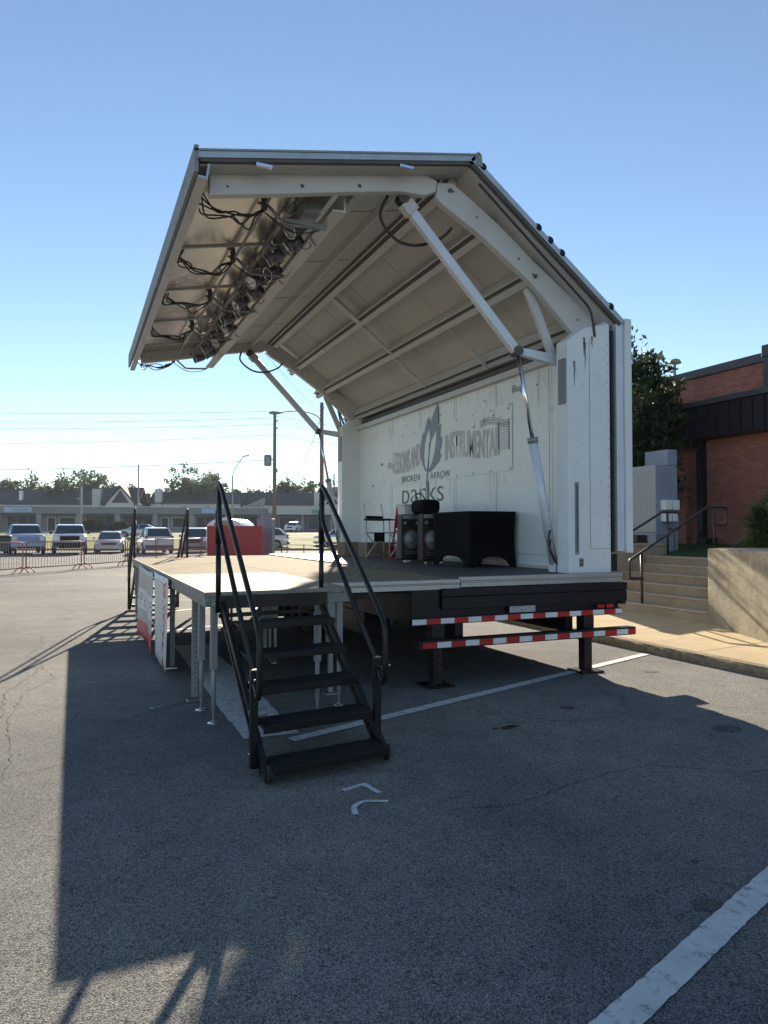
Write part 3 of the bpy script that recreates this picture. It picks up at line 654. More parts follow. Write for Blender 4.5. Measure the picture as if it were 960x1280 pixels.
# leaf emblem
def px_wall(x, y, X):   # measured emblem outline, laid on the wall plane
    a = (x - 480) / F; bb = (640 - y) / F; cp, sp = math.cos(PITCH), math.sin(PITCH)
    fw = Vector((math.sin(YAW) * cp, math.cos(YAW) * cp, sp)); rt = Vector((math.cos(YAW), -math.sin(YAW), 0)); u = Vector((-math.sin(YAW) * sp, -math.cos(YAW) * sp, cp))
    d = fw + a * rt + bb * u; t = (X - CX) / d.x; p = Vector((CX, CY, CH)) + d * t
    return (round(p.y, 4), round(p.z, 4))
LK = 9.14
LEAF = [(350,820),(315,745),(292,650),(288,570),(302,470),(318,362),(330,420),(350,300),(382,188),(392,272),(405,268),(440,150),(483,42),(494,150),(495,312),(519,280),(516,350),(508,455),(533,408),(528,500),(503,612),(527,622),(500,700),(450,765),(395,828),(372,800)]
CUTL = [(358,796),(343,730),(338,640),(346,500),(368,400),(392,338),(400,400),(398,500),(385,650),(372,770)]
CUTR = [(390,792),(393,700),(402,560),(418,470),(450,400),(474,352),(468,470),(452,600),(425,710)]
def wallpoly(P, X, x2):
    return [px_wall(495 + a / LK, 500 + b / LK, 2.285) for a, b in P]
m = B(); m.prism(wallpoly(LEAF, 0, 0), 0, 2.2655, 2.269); em = m.build('leaf_emblem', INKB, BW)
m = B(); m.prism(wallpoly(CUTL, 0, 0), 0, 2.2635, 2.2652); m.prism(wallpoly(CUTR, 0, 0), 0, 2.2635, 2.2652); m.build('leaf_cutout', M_BANNER, em)
stem = [(396,480),(392,600),(380,740),(368,860),(360,1000),(352,1165)]
sp_ = [px_wall(495 + a / LK, 500 + b / LK, 2.285) for a, b in stem]
m = B()
for p, q in zip(sp_, sp_[1:]): m.quad((2.2625, p[0] + .013, p[1]), (2.2625, q[0] + .016, q[1]), (2.2625, q[0] - .016, q[1]), (2.2625, p[0] - .013, p[1]))
m.build('leaf_stem', INKD, em)
put_text(text_mesh('BROKEN', 0.105, 0.70, bold=0.0), 'lettering', INKD, (2.272, 5.05, 2.325), YR, UP, BW)
put_text(text_mesh('ARROW', 0.105, 0.66, bold=0.0), 'lettering', INKD, (2.272, 3.98, 2.315), YR, UP, BW)
put_text(text_mesh('parks', 0.46, 1.50, bold=-0.012), 'lettering', INKD, (2.278, 5.05, 1.845), YR, UP, BW)
put_text(text_mesh('Bup', 0.12, 0.26, bold=0.01), 'lettering', INKB, (2.278, 1.66, 3.26), YR, UP, BW)

def pillar(y0, y1, near):
    t = B().m(M_WHITE); ch = [(1.91, 1.039), (2.48, 1.039), (2.48, 3.79), (2.12, 3.70), (1.91, 3.55)]
    t.prism(ch, 1, y0, y1); p = t.build('corner_pillar', None, ST, bevel=0.008)
    yy = y0 if near else y1; s = -1 if near else 1
    def pb(x0, x1, z0, z1, th, mm, nm, o=0.0):
        a, c = sorted((yy + s * o, yy + s * th)); B().box(x0, x1, a, c, z0, z1).build(nm, mm, p)
    pb(2.196, 2.20, 1.3, 3.6, 0.0022, M_GAP, 'seam'); pb(2.20, 2.475, 1.297, 1.301, 0.002, M_GAP, 'seam')
    pb(1.992, 2.042, 1.24, 2.02, 0.006, M_GALV, 'slot_plate'); pb(2.008, 2.026, 1.27, 1.99, 0.008, M_GAP, 'slot')
    pb(2.045, 2.10, 1.11, 1.20, 0.006, M_GALV, 'latch_plate'); pb(2.055, 2.09, 1.12, 1.15, 0.009, M_GAP, 'latch_slot'); pb(2.055, 2.09, 1.16, 1.19, 0.009, M_GAP, 'latch_slot')
    pb(2.497, 2.527, 1.26, 3.72, 0.004, M_RUBBER, 'door_seal', -0.08)
    m = B()
    for k in range(22): m.tube([(2.452, yy, 1.35 + k * .105), (2.452, yy + s * 0.003, 1.35 + k * .105)], 0.006, 6)
    m.build('rivet', M_GAP, p)
    m = B()   # worn scratches and rust runs below the old hinges
    for x, z0, L in ((2.13, 3.60, .20), (2.00, 3.33, .27), (2.145, 3.55, .3), (2.24, 3.62, .12)):
        pts = [(x + random.uniform(-.006, .006), yy + s * 0.0015, z0 - L * k / 6) for k in range(7)]
        for k, (a, c) in enumerate(zip(pts, pts[1:])): w = .014 * (1 - k / 6) + .002; m.quad((a[0] - w, a[1], a[2]), (a[0] + w, a[1], a[2]), (c[0] + w * .8, c[1], c[2]), (c[0] - w * .8, c[1], c[2]))
    m.build('rust_run', mat('grey_rust_stain', (0.22, 0.19, 0.17), 0.7, var=.3, scale=20), p)
    m = B(); m.box(1.895, 1.909, y0 + .03, y1 - .05, 2.87, 3.36); m.build('recess_shade_plate', mat('painted_recess_shade', (.20, .21, .25), .5), p)  # raised plate in place of a notch, the notch's shade put into its colour
    return p
pillar(0.05, 0.25, True); pillar(7.06, 7.32, False)
B().box(2.34, 2.47, 0.26, 7.05, 1.039, 3.60).build('wall_core', M_WHITE, ST)
m = B().m(M_LTBL).box(2.56, 2.655, 0.03, 7.6, 1.27, 3.80); m.m(M_WHITE).box(2.66, 2.75, 0.0, 7.62, 1.255, 3.86); m.build('outer_side_panel', None, ST, bevel=0.006)
m = B(); m.box(2.49, 2.6, 0.09, 7.4, 1.05, 1.24); m.build('lower_sill', M_BLACK, ST)

# canopy: two panels
RO = B(); n1 = -nr * 0.075
a = E_ + Vector((0.04, 0, -0.03)); bq = RG
RO.m(M_WHITE).prism([xz(a), xz(bq), xz(bq + n1), xz(a + n1)], 1, 0.07, LEN - 0.07)
rp = RO.build('rear_roof_panel', None, ST)
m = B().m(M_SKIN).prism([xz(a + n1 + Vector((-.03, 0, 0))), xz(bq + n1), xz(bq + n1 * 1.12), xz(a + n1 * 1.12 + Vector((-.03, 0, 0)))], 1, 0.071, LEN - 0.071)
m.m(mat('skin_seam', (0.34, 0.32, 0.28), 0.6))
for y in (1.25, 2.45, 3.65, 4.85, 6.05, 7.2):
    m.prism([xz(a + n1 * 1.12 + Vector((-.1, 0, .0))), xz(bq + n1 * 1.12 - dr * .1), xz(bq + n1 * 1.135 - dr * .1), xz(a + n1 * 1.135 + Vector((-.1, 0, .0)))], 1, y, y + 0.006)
m.m(mat('skin_stain', (0.36, 0.335, 0.285), 0.6, var=.15)); random.seed(8)
for k in range(26):
    y = random.choice((1.25, 2.45, 3.65, 4.85, 6.05)) + random.uniform(-.5, .5); s0 = random.uniform(.1, 1.9); Ls = random.uniform(.06, .4); w = random.uniform(.003, .009)
    p0 = a + n1 * 1.16 + dr * s0; p1 = p0 + dr * Ls
    m.quad((p0.x, y, p0.z), (p0.x, y + w, p0.z), (p1.x, y + w * .6, p1.z), (p1.x, y, p1.z))
m.m(M_GAP)
for y in (1.25, 2.45, 3.65, 4.85, 6.05, 7.2):
    for k in range(15):
        p0 = a + n1 * 1.15 + dr * (.12 + k * .15); m.quad((p0.x, y + .03, p0.z), (p0.x, y + .04, p0.z), (p0.x + dr.x * .01, y + .04, p0.z + dr.z * .01), (p0.x + dr.x * .01, y + .03, p0.z + dr.z * .01))
m.build('underside_skin', None, rp)
for y0, y1 in ((0.0, 0.068), (LEN - .068, LEN)):
    m = B().m(M_TRIM).prism([xz(a + nr * .012), xz(bq + nr * .012), xz(bq + n1 * .62), xz(a + n1 * .62)], 1, y0, y1)
    m.m(M_GAP).prism([xz(a + n1 * .60), xz(bq + n1 * .60), xz(bq + n1 * .99), xz(a + n1 * .99)], 1, y0 + .012, y1 - .008); m.build('edge_trim', None, rp)
for s_ in (0.06, 0.42, 0.50, 0.58, 0.93):   # round marker lamps along the slanting edge
    c = RG.lerp(E_, s_) + nr * 0.012 + Vector((0, 0.05, 0))
    m = B(); Mx = Matrix.Translation(c) @ nr.to_track_quat('Z', 'Y').to_matrix().to_4x4()
    m.lathe([(0.0, -0.03), (0.045, -0.03), (0.05, 0.0), (0.035, 0.03), (0.0, 0.04)], Mx @ Matrix.Scale(1.25, 4), 12); m.build('marker_lamp', M_CASE, rp)
RO = B(); n2 = -nf * 0.075
RO.m(M_WHITE).prism([xz(RG), xz(LP), xz(LP + n2), xz(RG + n2)], 1, 0.07, LEN - 0.07)
fp = RO.build('front_roof_panel', None, ST)
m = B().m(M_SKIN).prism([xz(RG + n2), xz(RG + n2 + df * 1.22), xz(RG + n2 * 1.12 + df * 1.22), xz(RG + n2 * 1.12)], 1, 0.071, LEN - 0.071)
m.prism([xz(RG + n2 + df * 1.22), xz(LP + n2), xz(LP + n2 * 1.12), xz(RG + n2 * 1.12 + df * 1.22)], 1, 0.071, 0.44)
m.m(mat('skin_seam', (0.34, 0.32, 0.28), 0.6))
for y in (1.1, 2.7, 4.3, 5.9):
    m.prism([xz(RG + n2 * 1.12 + df * .35), xz(RG + n2 * 1.12 + df * 1.15), xz(RG + n2 * 1.2 + df * 1.15), xz(RG + n2 * 1.2 + df * .35)], 1, y, y + 0.012)
m.build('underside_skin', None, fp)
M_BAY = mat('glossy_aluminium_lining', (0.56, 0.54, 0.49), 0.22, 0.85, var=0.10, scale=1.2, spots=((0.40, 0.38, 0.34), 0.38, 3), bump=0.15, bscale=3)
m = B().m(M_BAY).prism([xz(RG + n2 + df * 1.222), xz(LP + n2 - df * .02), xz(LP + n2 * 1.1 - df * .02), xz(RG + n2 * 1.1 + df * 1.222)], 1, 0.442, LEN - 0.071)
m.m(M_BEAM)
for y in (2.0, 3.55, 5.1, 6.65): m.prism([xz(RG + n2 * 1.1 + df * 1.25), xz(LP + n2 * 1.1 - df * .05), xz(LP + n2 * 1.35 - df * .05), xz(RG + n2 * 1.35 + df * 1.25)], 1, y, y + 0.025)
m.build('light_bay_lining', None, fp)
for y0, y1 in ((0.0, 0.068), (LEN - .068, LEN)):
    m = B().m(M_TRIM).prism([xz(RG + nf * .01 - df * .05), xz(LP + nf * .01 + df * .03), xz(LP + n2 * .6 + df * .03), xz(RG + n2 * .6)], 1, y0, y1)
    m.m(M_GAP).prism([xz(RG + n2 * .58), xz(LP + n2 * .58), xz(LP + n2 * .98), xz(RG + n2 * .98)], 1, y0 + .012, y1 - .008); m.build('edge_trim', None, fp)
B().prism([xz(RG + nf * .028 - df * .07), xz(LP + nf * .028 + df * .04), xz(LP + nf * .011 + df * .04), xz(RG + nf * .011 - df * .07)], 1, -0.01, 0.09).build('cap_strip', mat('green_grey_cap_strip', (0.24, 0.29, 0.27), 0.5), fp)
m = B().m(mat('green_grey_cap_strip', (0.24, 0.29, 0.27), 0.5)); q = RG - df * 0.05
m.prism([(q.x, q.z + .055), (q.x + .045, q.z + .03), (q.x + .06, q.z - .1), (q.x - .02, q.z - .09)], 1, -0.01, 0.09); m.build('ridge_cap', None, fp, bevel=0.01)
# lip along the front edge
m = B().m(M_ALU).box(-2.03, -1.995, -0.01, LEN + 0.12, 4.56, 4.79)
m.m(M_TRIM).box(-1.994, -1.91, 0.01, LEN + 0.18, 4.52, 4.535); m.prism([(-1.93, 4.535), (-1.91, 4.535), (-1.89, 4.66), (-1.91, 4.66)], 1, 0.02, LEN + 0.1)
m.m(M_WHITE).box(-1.993, -1.935, 0.02, LEN + .05, 4.536, 4.545)
lipo = m.build('front_lip', None, fp)
for x in (-1.42, -0.02):
    c = LP.lerp(RG, (x - LP.x) / (RG.x - LP.x)) + n2 * 1.3
    B().box(x - .075, x + .075, 0.0, 0.03, c.z - .03, c.z + .005).build('marker_light', M_CHROME, fp, bevel=0.006)
# girders
def girder(y0, y1):
    m = B().m(M_BEAM)
    m.prism([(-1.86, 4.745), (-1.86, 4.49), (-1.20, 4.625), (-0.48, 4.785), (0.02, 4.885), (0.30, 4.90), (0.42, 4.96), (0.44, 5.07), (0.30, 5.115), (-0.64, 4.945)], 1, y0, y1)
    g = m.build('front_girder', None, fp, bevel=0.012)
    m = B()
    for x in (-1.0, -0.42): z_ = 4.735 + (x + 1.99) * 0.197 - .19; m.tube([(x, y0 - .0005, z_), (x, y0 - .003, z_)], 0.020, 10)
    m.tube([(-1.7, y0 - .0005, 4.60), (-1.7, y0 - .003, 4.60)], 0.012, 8); m.build('bolt_hole', M_GAP, g)
    m = B().m(M_BEAM)
    m.prism([(0.44, 5.06), (0.43, 4.90), (0.50, 4.84), (0.97, 4.59), (1.58, 4.185), (2.13, 3.70), (2.22, 3.62), (2.44, 3.80), (2.40, 3.92), (1.63, 4.42), (1.17, 4.755), (0.62, 5.09)], 1, y0 + .002, y1 - .002)
    g2 = m.build('rear_girder', None, rp, bevel=0.012)
    m = B()
    for x, z_ in ((0.62, 5.0), (0.90, 4.78), (1.42, 4.42), (1.60, 4.28), (2.2, 3.85)): m.tube([(x, y0 + .0015, z_), (x, y0 - .004, z_)], 0.011, 10)
    m.tube([(0.58, y0 + .001, 5.0), (0.58, y0 - .015, 5.0)], 0.022, 8); m.tube([(1.63, y0 + .001, 4.26), (1.63, y0 - .018, 4.26)], 0.022, 8)
    m.build('bolt', M_GAP, g2)
girder(0.24, 0.33); girder(7.20, 7.30)
# purlins, running the length of the panels
def purlin(px_, pz, nrm, along, w, name, par, dark=1):
    p = Vector((px_, 0, pz)); m = B().m(M_BEAM)
    q = [p, p + along * w, p + along * w + nrm * 0.20, p + nrm * 0.20]; m.prism([xz(v) for v in q], 1, 0.335, LEN - 0.08)
    o = p + along * (w + .003) + nrm * .035
    m.m(M_GAP).prism([xz(v) for v in (o, o + along * .045, o + along * .045 + nrm * .16, o + nrm * .16)], 1, 0.336, LEN - 0.09)
    o = o + along * .048 - nrm * .02
    m.m(M_BEAM).prism([xz(v) for v in (o, o + along * .018, o + along * .018 + nrm * .18, o + nrm * .18)], 1, 0.336, LEN - 0.08)
    if dark > 1:
        o = o + along * .021 + nrm * .03
        m.m(M_GAP).prism([xz(v) for v in (o, o + along * .06, o + along * .06 + nrm * .1, o + nrm * .1)], 1, 0.336, LEN - 0.09)
        o = o + along * .063 - nrm * .03
        m.m(M_BEAM).prism([xz(v) for v in (o, o + along * .02, o + along * .02 + nrm * .12, o + nrm * .12)], 1, 0.336, LEN - 0.08)
    return m.build(name, None, par)
purlin(0.60, 4.985, nr, dr, 0.085, 'purlin', rp, 2)
purlin(1.08, 4.625, nr, dr, 0.075, 'purlin', rp)
purlin(1.64, 4.20, nr, dr, 0.075, 'purlin', rp)
purlin(2.26, 3.72, nr, dr, 0.055, 'purlin', rp)
m = B().m(M_BEAM).prism([xz(RG + n2 * 1.13 + df * .62), xz(RG + n2 * 1.13 + df * .66), xz(RG + n2 * 2.2 + df * .66), xz(RG + n2 * 2.2 + df * .62)], 1, 0.335, LEN - .08); m.build('purlin', None, fp)
for (x0, z0, x1, z1, y, w) in ((0.60, 5.02, 1.06, 4.68, 3.95, .13), (1.08, 4.66, 1.60, 4.28, 3.98, .06), (1.64, 4.24, 2.2, 3.80, 4.0, .03), (1.08, 4.66, 1.60, 4.28, 1.3, .03), (2.0, 3.95, 2.25, 3.72, 2.2, .03)):
    B().bar((x0, y, z0), (x1, y, z1), w, 0.05).build('cross_bar', M_BEAM, rp)
B().m(M_GAP).box(2.33, 2.58, 0.1, 7.6, 3.61, 3.69).build('hinge_channel', None, ST)
m = B().m(M_BEAM); m.tube([(2.47, 0.1, 3.80), (2.47, 7.6, 3.80)], 0.03, 8); m.build('hinge_tube', None, ST)

# folding struts and hydraulic rams, one set at each end
def struts(y, out):
    s = B().bar((0.17, y, 4.80), (1.475, y, 3.455), 0.075, 0.10); st = s.build('folding_strut', M_LTBL, ST, bevel=0.008)
    m = B(); m.bar((0.13, y, 4.85), (0.22, y, 4.755), 0.10, 0.15); m.build('collar', M_BEAM, st, bevel=0.006)
    m = B(); m.tube([(0.10, y - .07, 4.88), (0.10, y + .07, 4.88)], 0.03, 12); m.tube([(0.10, y - .055, 4.88), (0.10, y - .04, 4.88)], 0.06, 12); m.tube([(0.10, y + .055, 4.88), (0.10, y + .04, 4.88)], 0.06, 12)
    m.m(M_GAP); m.tube([(0.10, y - .073, 4.88), (0.10, y - .07, 4.88)], 0.018, 10); m.mats[0] if m.mats else None
    m.build('pivot', None, st) if m.mats and len(m.mats) > 1 else m.build('pivot', M_GALV, st)
    s = B().prism([(1.46, 3.50), (1.46, 3.42), (1.95, 3.355), (2.10, 3.345), (2.10, 3.46), (1.95, 3.47)], 1, y - .035, y + .035); l = s.build('link_arm', M_LTBL, ST, bevel=0.008)
    m = B(); m.tube([(1.475, y - .06, 3.455), (1.475, y + .06, 3.455)], 0.055, 14); m.tube([(1.475, y - .066, 3.455), (1.475, y - .06, 3.455)], 0.030, 10); m.build('pin', M_GAP, l)
    m = B(); m.tube([(2.0, y - .05, 3.41), (2.0, y + .05, 3.41)], 0.045, 12); m.build('pin', M_BEAM, l)
    B().bar((1.62, y, 4.17), (1.985, y, 3.39), 0.05, 0.10).build('brace_strut', M_BEAM, ST, bevel=0.008)
    a, c = Vector((1.50, y, 3.42)), Vector((1.955, y, 1.13)); mid = a.lerp(c, 0.405)
    r_ = B().tube([a, mid], 0.022, 12).build('ram_rod', M_CHROME, ST)
    m = B(); m.tube([mid - (c - a).normalized() * .02, c], 0.050, 16); ba = m.build('ram_cylinder', M_LTBL, ST)
    m = B(); m.tube([mid - (c - a).normalized() * .03, mid + (c - a).normalized() * .03], 0.060, 16); m.build('gland', M_GALV, ba)
    m = B(); m.box(1.93, 2.0, y - .06, y + .06, 1.039, 1.14); m.tube([(1.96, y - .07, 1.11), (1.96, y + .07, 1.11)], 0.025, 10); m.build('base_clevis', M_LTBL, ba)
    m = B(); m.tube(spline([(1.87, y - .05, 1.50), (1.82, y - .09, 1.38), (1.86, y - .08, 1.27), (1.90, y - .08, 1.19), (1.94, y - .07, 1.14)]), 0.011, 6)
    m.tube(spline([(1.90, y - .03, 1.42), (1.84, y - .08, 1.30), (1.88, y - .09, 1.2), (1.95, y - .08, 1.12)]), 0.009, 6); m.build('hose', M_WIRE, ba)
    m = B().tube(spline([(-0.05, y + .02 * out, 4.90), (-0.10, y + .1 * out, 4.70), (0.10, y + .15 * out, 4.52), (0.35, y + .15 * out, 4.50), (0.60, y + .12 * out, 4.60), (0.72, y + .08 * out, 4.72)], 8), 0.016, 8)
    m.build('hydraulic_hose', M_WIRE, ST)
struts(0.375, 1); struts(7.245, -1)
m = B().tube(spline([(0.80, 0.03, 5.02), (1.6, 0.04, 4.40), (2.05, 0.05, 4.06), (2.2, 0.05, 3.93), (2.24, 0.04, 3.80), (2.27, 0.04, 3.62)], 8), 0.013, 6); m.build('edge_cable', M_WIRE, ST)
# light bay: hanging flap, conduit, swing arms
m = B().m(M_BEAM).prism([(-0.62, 4.665), (-0.48, 4.665), (-0.48, 4.90), (-0.50, 4.90), (-0.50, 4.69), (-0.62, 4.68)], 1, 0.46, LEN + .02)
m.m(M_BEAM).prism([(-0.36, 4.90), (-0.25, 4.93), (-0.25, 4.945), (-0.36, 4.965)], 1, 0.46, LEN - .08); m.build('light_trough', None, fp)
random.seed(9)
m = B()
for k in range(5):
    y = 1.1 + k * 1.35; pts = [(-0.64, y, 4.70), (-0.60, y + .10, 4.655), (-0.52, y + .22, 4.652), (-0.475, y + .3, 4.70)]; m.tube(spline(pts, 4), 0.005, 5)
m.build('trough_wiring', M_WIRE, fp)
m = B().tube([(-1.23, 0.50, 4.72), (-1.23, 7.0, 4.70)], 0.016, 8); m.build('conduit', M_GALV, fp)
for i, y in enumerate((0.75, 2.25, 3.80, 5.40, 7.70)):
    m = B(); m.tube(spline([(-1.30, y - .02, 4.735), (-1.20, y, 4.73), (-1.06, y + .02, 4.62), (-0.98, y + .02, 4.585), (-0.62, y + .03, 4.615)], 5), 0.017, 8)
    if i == 0: m.box(-1.02, -0.58, y - .01, y + .05, 4.60, 4.64)
    m.build('swing_arm', M_GALV, fp)
    m = B(); m.lathe([(0.0, 0), (0.03, 0), (0.035, .04), (0.025, .08), (0.035, .1), (0.03, .14), (0, .14)], Matrix.Translation((-1.25, y - .05, 4.66)) , 8); m.build('clamp', M_GAP, fp)
    # cables bunched at each arm
    m = B()
    for k in range(5):
        r = lambda s: random.uniform(-s, s) * 1.9; dz_ = random.uniform(-.02, .07)
        m.tube(spline([(-1.85 + r(.03), y + r(.12), 4.66), (-1.78 + r(.05), y + .05 + r(.05), 4.56 + r(.03)), (-1.62 + r(.04), y + r(.08), 4.53 + dz_ + r(.02)), (-1.45 + r(.04), y + r(.06), 4.55 + r(.03)), (-1.34 + r(.03), y + r(.04), 4.62), (-1.25, y + r(.03), 4.67)], 6), 0.0085, 5)
    for k in range(2):
        m.tube(spline([(-1.25, y, 4.67), (-1.05, y + .03 + random.uniform(-.03, .03), 4.56), (-0.9, y + .05, 4.53), (-0.7, y + .08, 4.58), (-0.58, y + .10, 4.65)], 6), 0.006, 5)
    tag(m.build('cable_bundle', M_WIRE), ['looped black cables at the swing arm nearest the camera under the canopy lip', 'looped black cables at the second swing arm under the canopy lip',
        'looped black cables at the middle swing arm under the canopy lip', 'looped black cables at the fourth swing arm under the canopy lip', 'looped black cables drooping at the far end of the canopy'][i], 'cables', 'cable bundles in the canopy light bay')
# par lights in a row
def par_light():
    t = thing('stage_light', None, 'stage light')
    M = Matrix.Rotation(R(-118), 4, 'Y')
    B().m(mat('grey_lamp_can', (0.17, 0.165, 0.185), 0.3, 0.7, var=.2)).lathe([(0.0, -0.10), (0.045, -0.10), (0.06, -0.06), (0.068, 0.0), (0.072, 0.10), (0.066, 0.10), (0.058, 0.0), (0.0, -0.02)], M, 16).build('lamp_housing', None, t)
    B().lathe([(0.0, 0.05), (0.05, 0.06), (0.064, 0.085), (0.0, 0.085)], M, 16).build('lens', mat('stage_lamp_lens', (0.2, 0.195, 0.22), 0.15, 0.4), t)
    m = B(); m.bar((0, -.085, 0.0), (0, -.085, 0.14), 0.025, 0.006, up=(0, 1, 0)); m.bar((0, .085, 0.0), (0, .085, 0.14), 0.025, 0.006, up=(0, 1, 0)); m.box(-.012, .012, -.088, .088, .138, .146)
    m.lathe([(0.074, 0.098), (0.082, 0.098), (0.082, 0.108), (0.074, 0.108), (.074, .098)], M, 16); m.build('yoke', M_CHROME, t)
    m = B().box(-0.02, 0.02, -0.02, 0.02, 0.146, 0.19); m.build('clamp', M_GALV, t)
    return t
p0 = par_light(); NL = 15; order = ['nearest the camera', 'second', 'third', 'fourth', 'fifth', 'sixth', 'seventh', 'eighth', 'ninth', 'tenth', 'eleventh', 'twelfth', 'thirteenth', 'fourteenth', 'farthest']
for i in range(NL):
    o = p0 if i == 0 else copy_tree(p0)
    o.location = (-0.78 + (0.06 if i % 2 else -0.05), 1.0 + i * 0.445, 4.67 + (0.02 if i % 3 else 0)); o.rotation_euler = (0, R(random.uniform(-12, 12)), R(random.uniform(-30, 30))); o.scale = (1.0, 1.0, 1.0)
    tag(o, ('dark can stage light in the canopy row, the one ' + order[i] + ' ' if i in (0, NL - 1) else 'dark can stage light, ' + order[i] + ' in the canopy row counted from the camera').strip(), 'stage light', 'stage lights under the canopy')
random.seed(77)
m = B()
for k in range(18):
    y = 0.85 + k * .145 + random.uniform(-.05, .05); x = random.uniform(-.98, -.62); z_ = random.uniform(4.66, 4.78); rr = random.uniform(.04, .1)
    m.tube(spline([(x, y, z_ + .08), (x - rr, y + .03, z_ - .02), (x, y + rr, z_ - .07 - rr * .4), (x + rr, y + rr * 1.6, z_ - .02), (x + random.uniform(-.05, .15), y + .24, z_ + .06)], 4), .0048, 4)
m.build('lamp_wiring', M_WIRE, fp)
m = B()
for k in range(8): m.bar((-.96, .95 + k * .86, 4.79), (-.60, .95 + k * .86, 4.72), .03, .012)
m.bar((-.93, .75, 4.80), (-.93, 7.6, 4.79), .03, .03); m.build('lamp_rack', M_GALV, fp)
B().box(-0.86, -0.70, 0.60, 0.90, 4.68, 4.80).build('dimmer_box', M_GALV, fp, bevel=0.006)

# ------------------------------------------------------------------ stage platforms on legs
def platform(y0, y1, top, label, thinlegs):
    t = thing('stage_platform', label, 'stage platform', (-1.40, y0, 0), group='portable stage platforms beside the trailer')
    L = y1 - y0; g = 0.004
    B().box(-0.598, 0.598, g + .004, L - g - .004, 0.985, 1.021).build('deck', top, t)
    m = B()
    m.box(-0.605, -0.565, g, L - g, 0.905, 0.984); m.box(0.565, 0.605, g, L - g, 0.905, 0.984); m.box(-0.564, 0.564, g, g + .04, 0.905, 0.984); m.box(-0.564, 0.564, L - g - .04, L - g, 0.905, 0.984)
    m.box(-0.611, -0.599, g, L - g, 0.986, 1.023); m.box(-0.6, 0.6, g - .002, g + .004, 0.985, 1.022)
    m.box(-0.612, -0.606, g, L - g, 0.925, 0.935)
    m.build('frame', M_ALU, t, bevel=0.003)
    for x, y, kind in thinlegs:
        m = B()
        if kind == 0:
            m.box(x - .026, x + .026, y - .026, y + .026, 0.42, 0.905); m.tube([(x, y, 0.10), (x, y, 0.42)], 0.019, 10); m.tube([(x, y, 0.03), (x, y, 0.10)], 0.009, 8); m.tube([(x, y, 0.012), (x, y, 0.03)], 0.016, 8)
            lg = m.build('leg', M_GALV, t, bevel=0.003)
            B().lathe([(0.0, 0.002), (0.045, 0.002), (0.045, 0.010), (0.0, 0.012)], Matrix.Translation((x, y, 0)), 14).build('foot', M_CHROME, lg)
        else:
            m.box(x - .03, x - .024, y - .02, y + .02, 0.05, 0.905); m.box(x - .024, x + .02, y - .022, y - .017, 0.05, 0.905); m.box(x - .024, x + .02, y + .017, y + .022, 0.05, 0.905)
            lg = m.build('leg', M_GALV, t)
            m = B()
            for k in range(16): m.tube([(x - .0302, y, 0.12 + k * .045), (x - .0315, y, 0.12 + k * .045)], 0.008, 8); m.tube([(x, y - .0222, 0.12 + k * .045), (x, y - .0232, 0.12 + k * .045)], 0.008, 8)
            m.build('leg_holes', M_GAP, lg)
            B().box(x - .07, x + .05, y - .035, y + .035, 0.003, 0.018).build('foot', M_CHROME, lg, bevel=0.004)
    return t
platform(-0.55, 1.89, M_PLY2, 'nearest portable platform with a smooth pale top, the stairs hooked to it', [(-0.53, 0.05, 0), (-0.55, 0.50, 0), (-0.55, 0.83, 1), (-0.55, 2.38, 1), (0.32, 0.06, 0), (0.56, 0.2, 0), (0.56, 2.3, 0)])
platform(1.89, 4.33, M_PLY, 'middle portable platform with the vinyl banners hanging from its edge', [(-0.56, 2.36, 0), (0.56, 0.1, 0), (0.56, 2.3, 0)])
platform(4.33, 6.77, M_PLY, 'farthest portable platform with the far black stairs at its end', [(-0.56, 0.10, 0), (-0.56, 1.63, 0), (-0.56, 2.20, 0), (0.56, 0.1, 0), (0.56, 2.3, 0)])

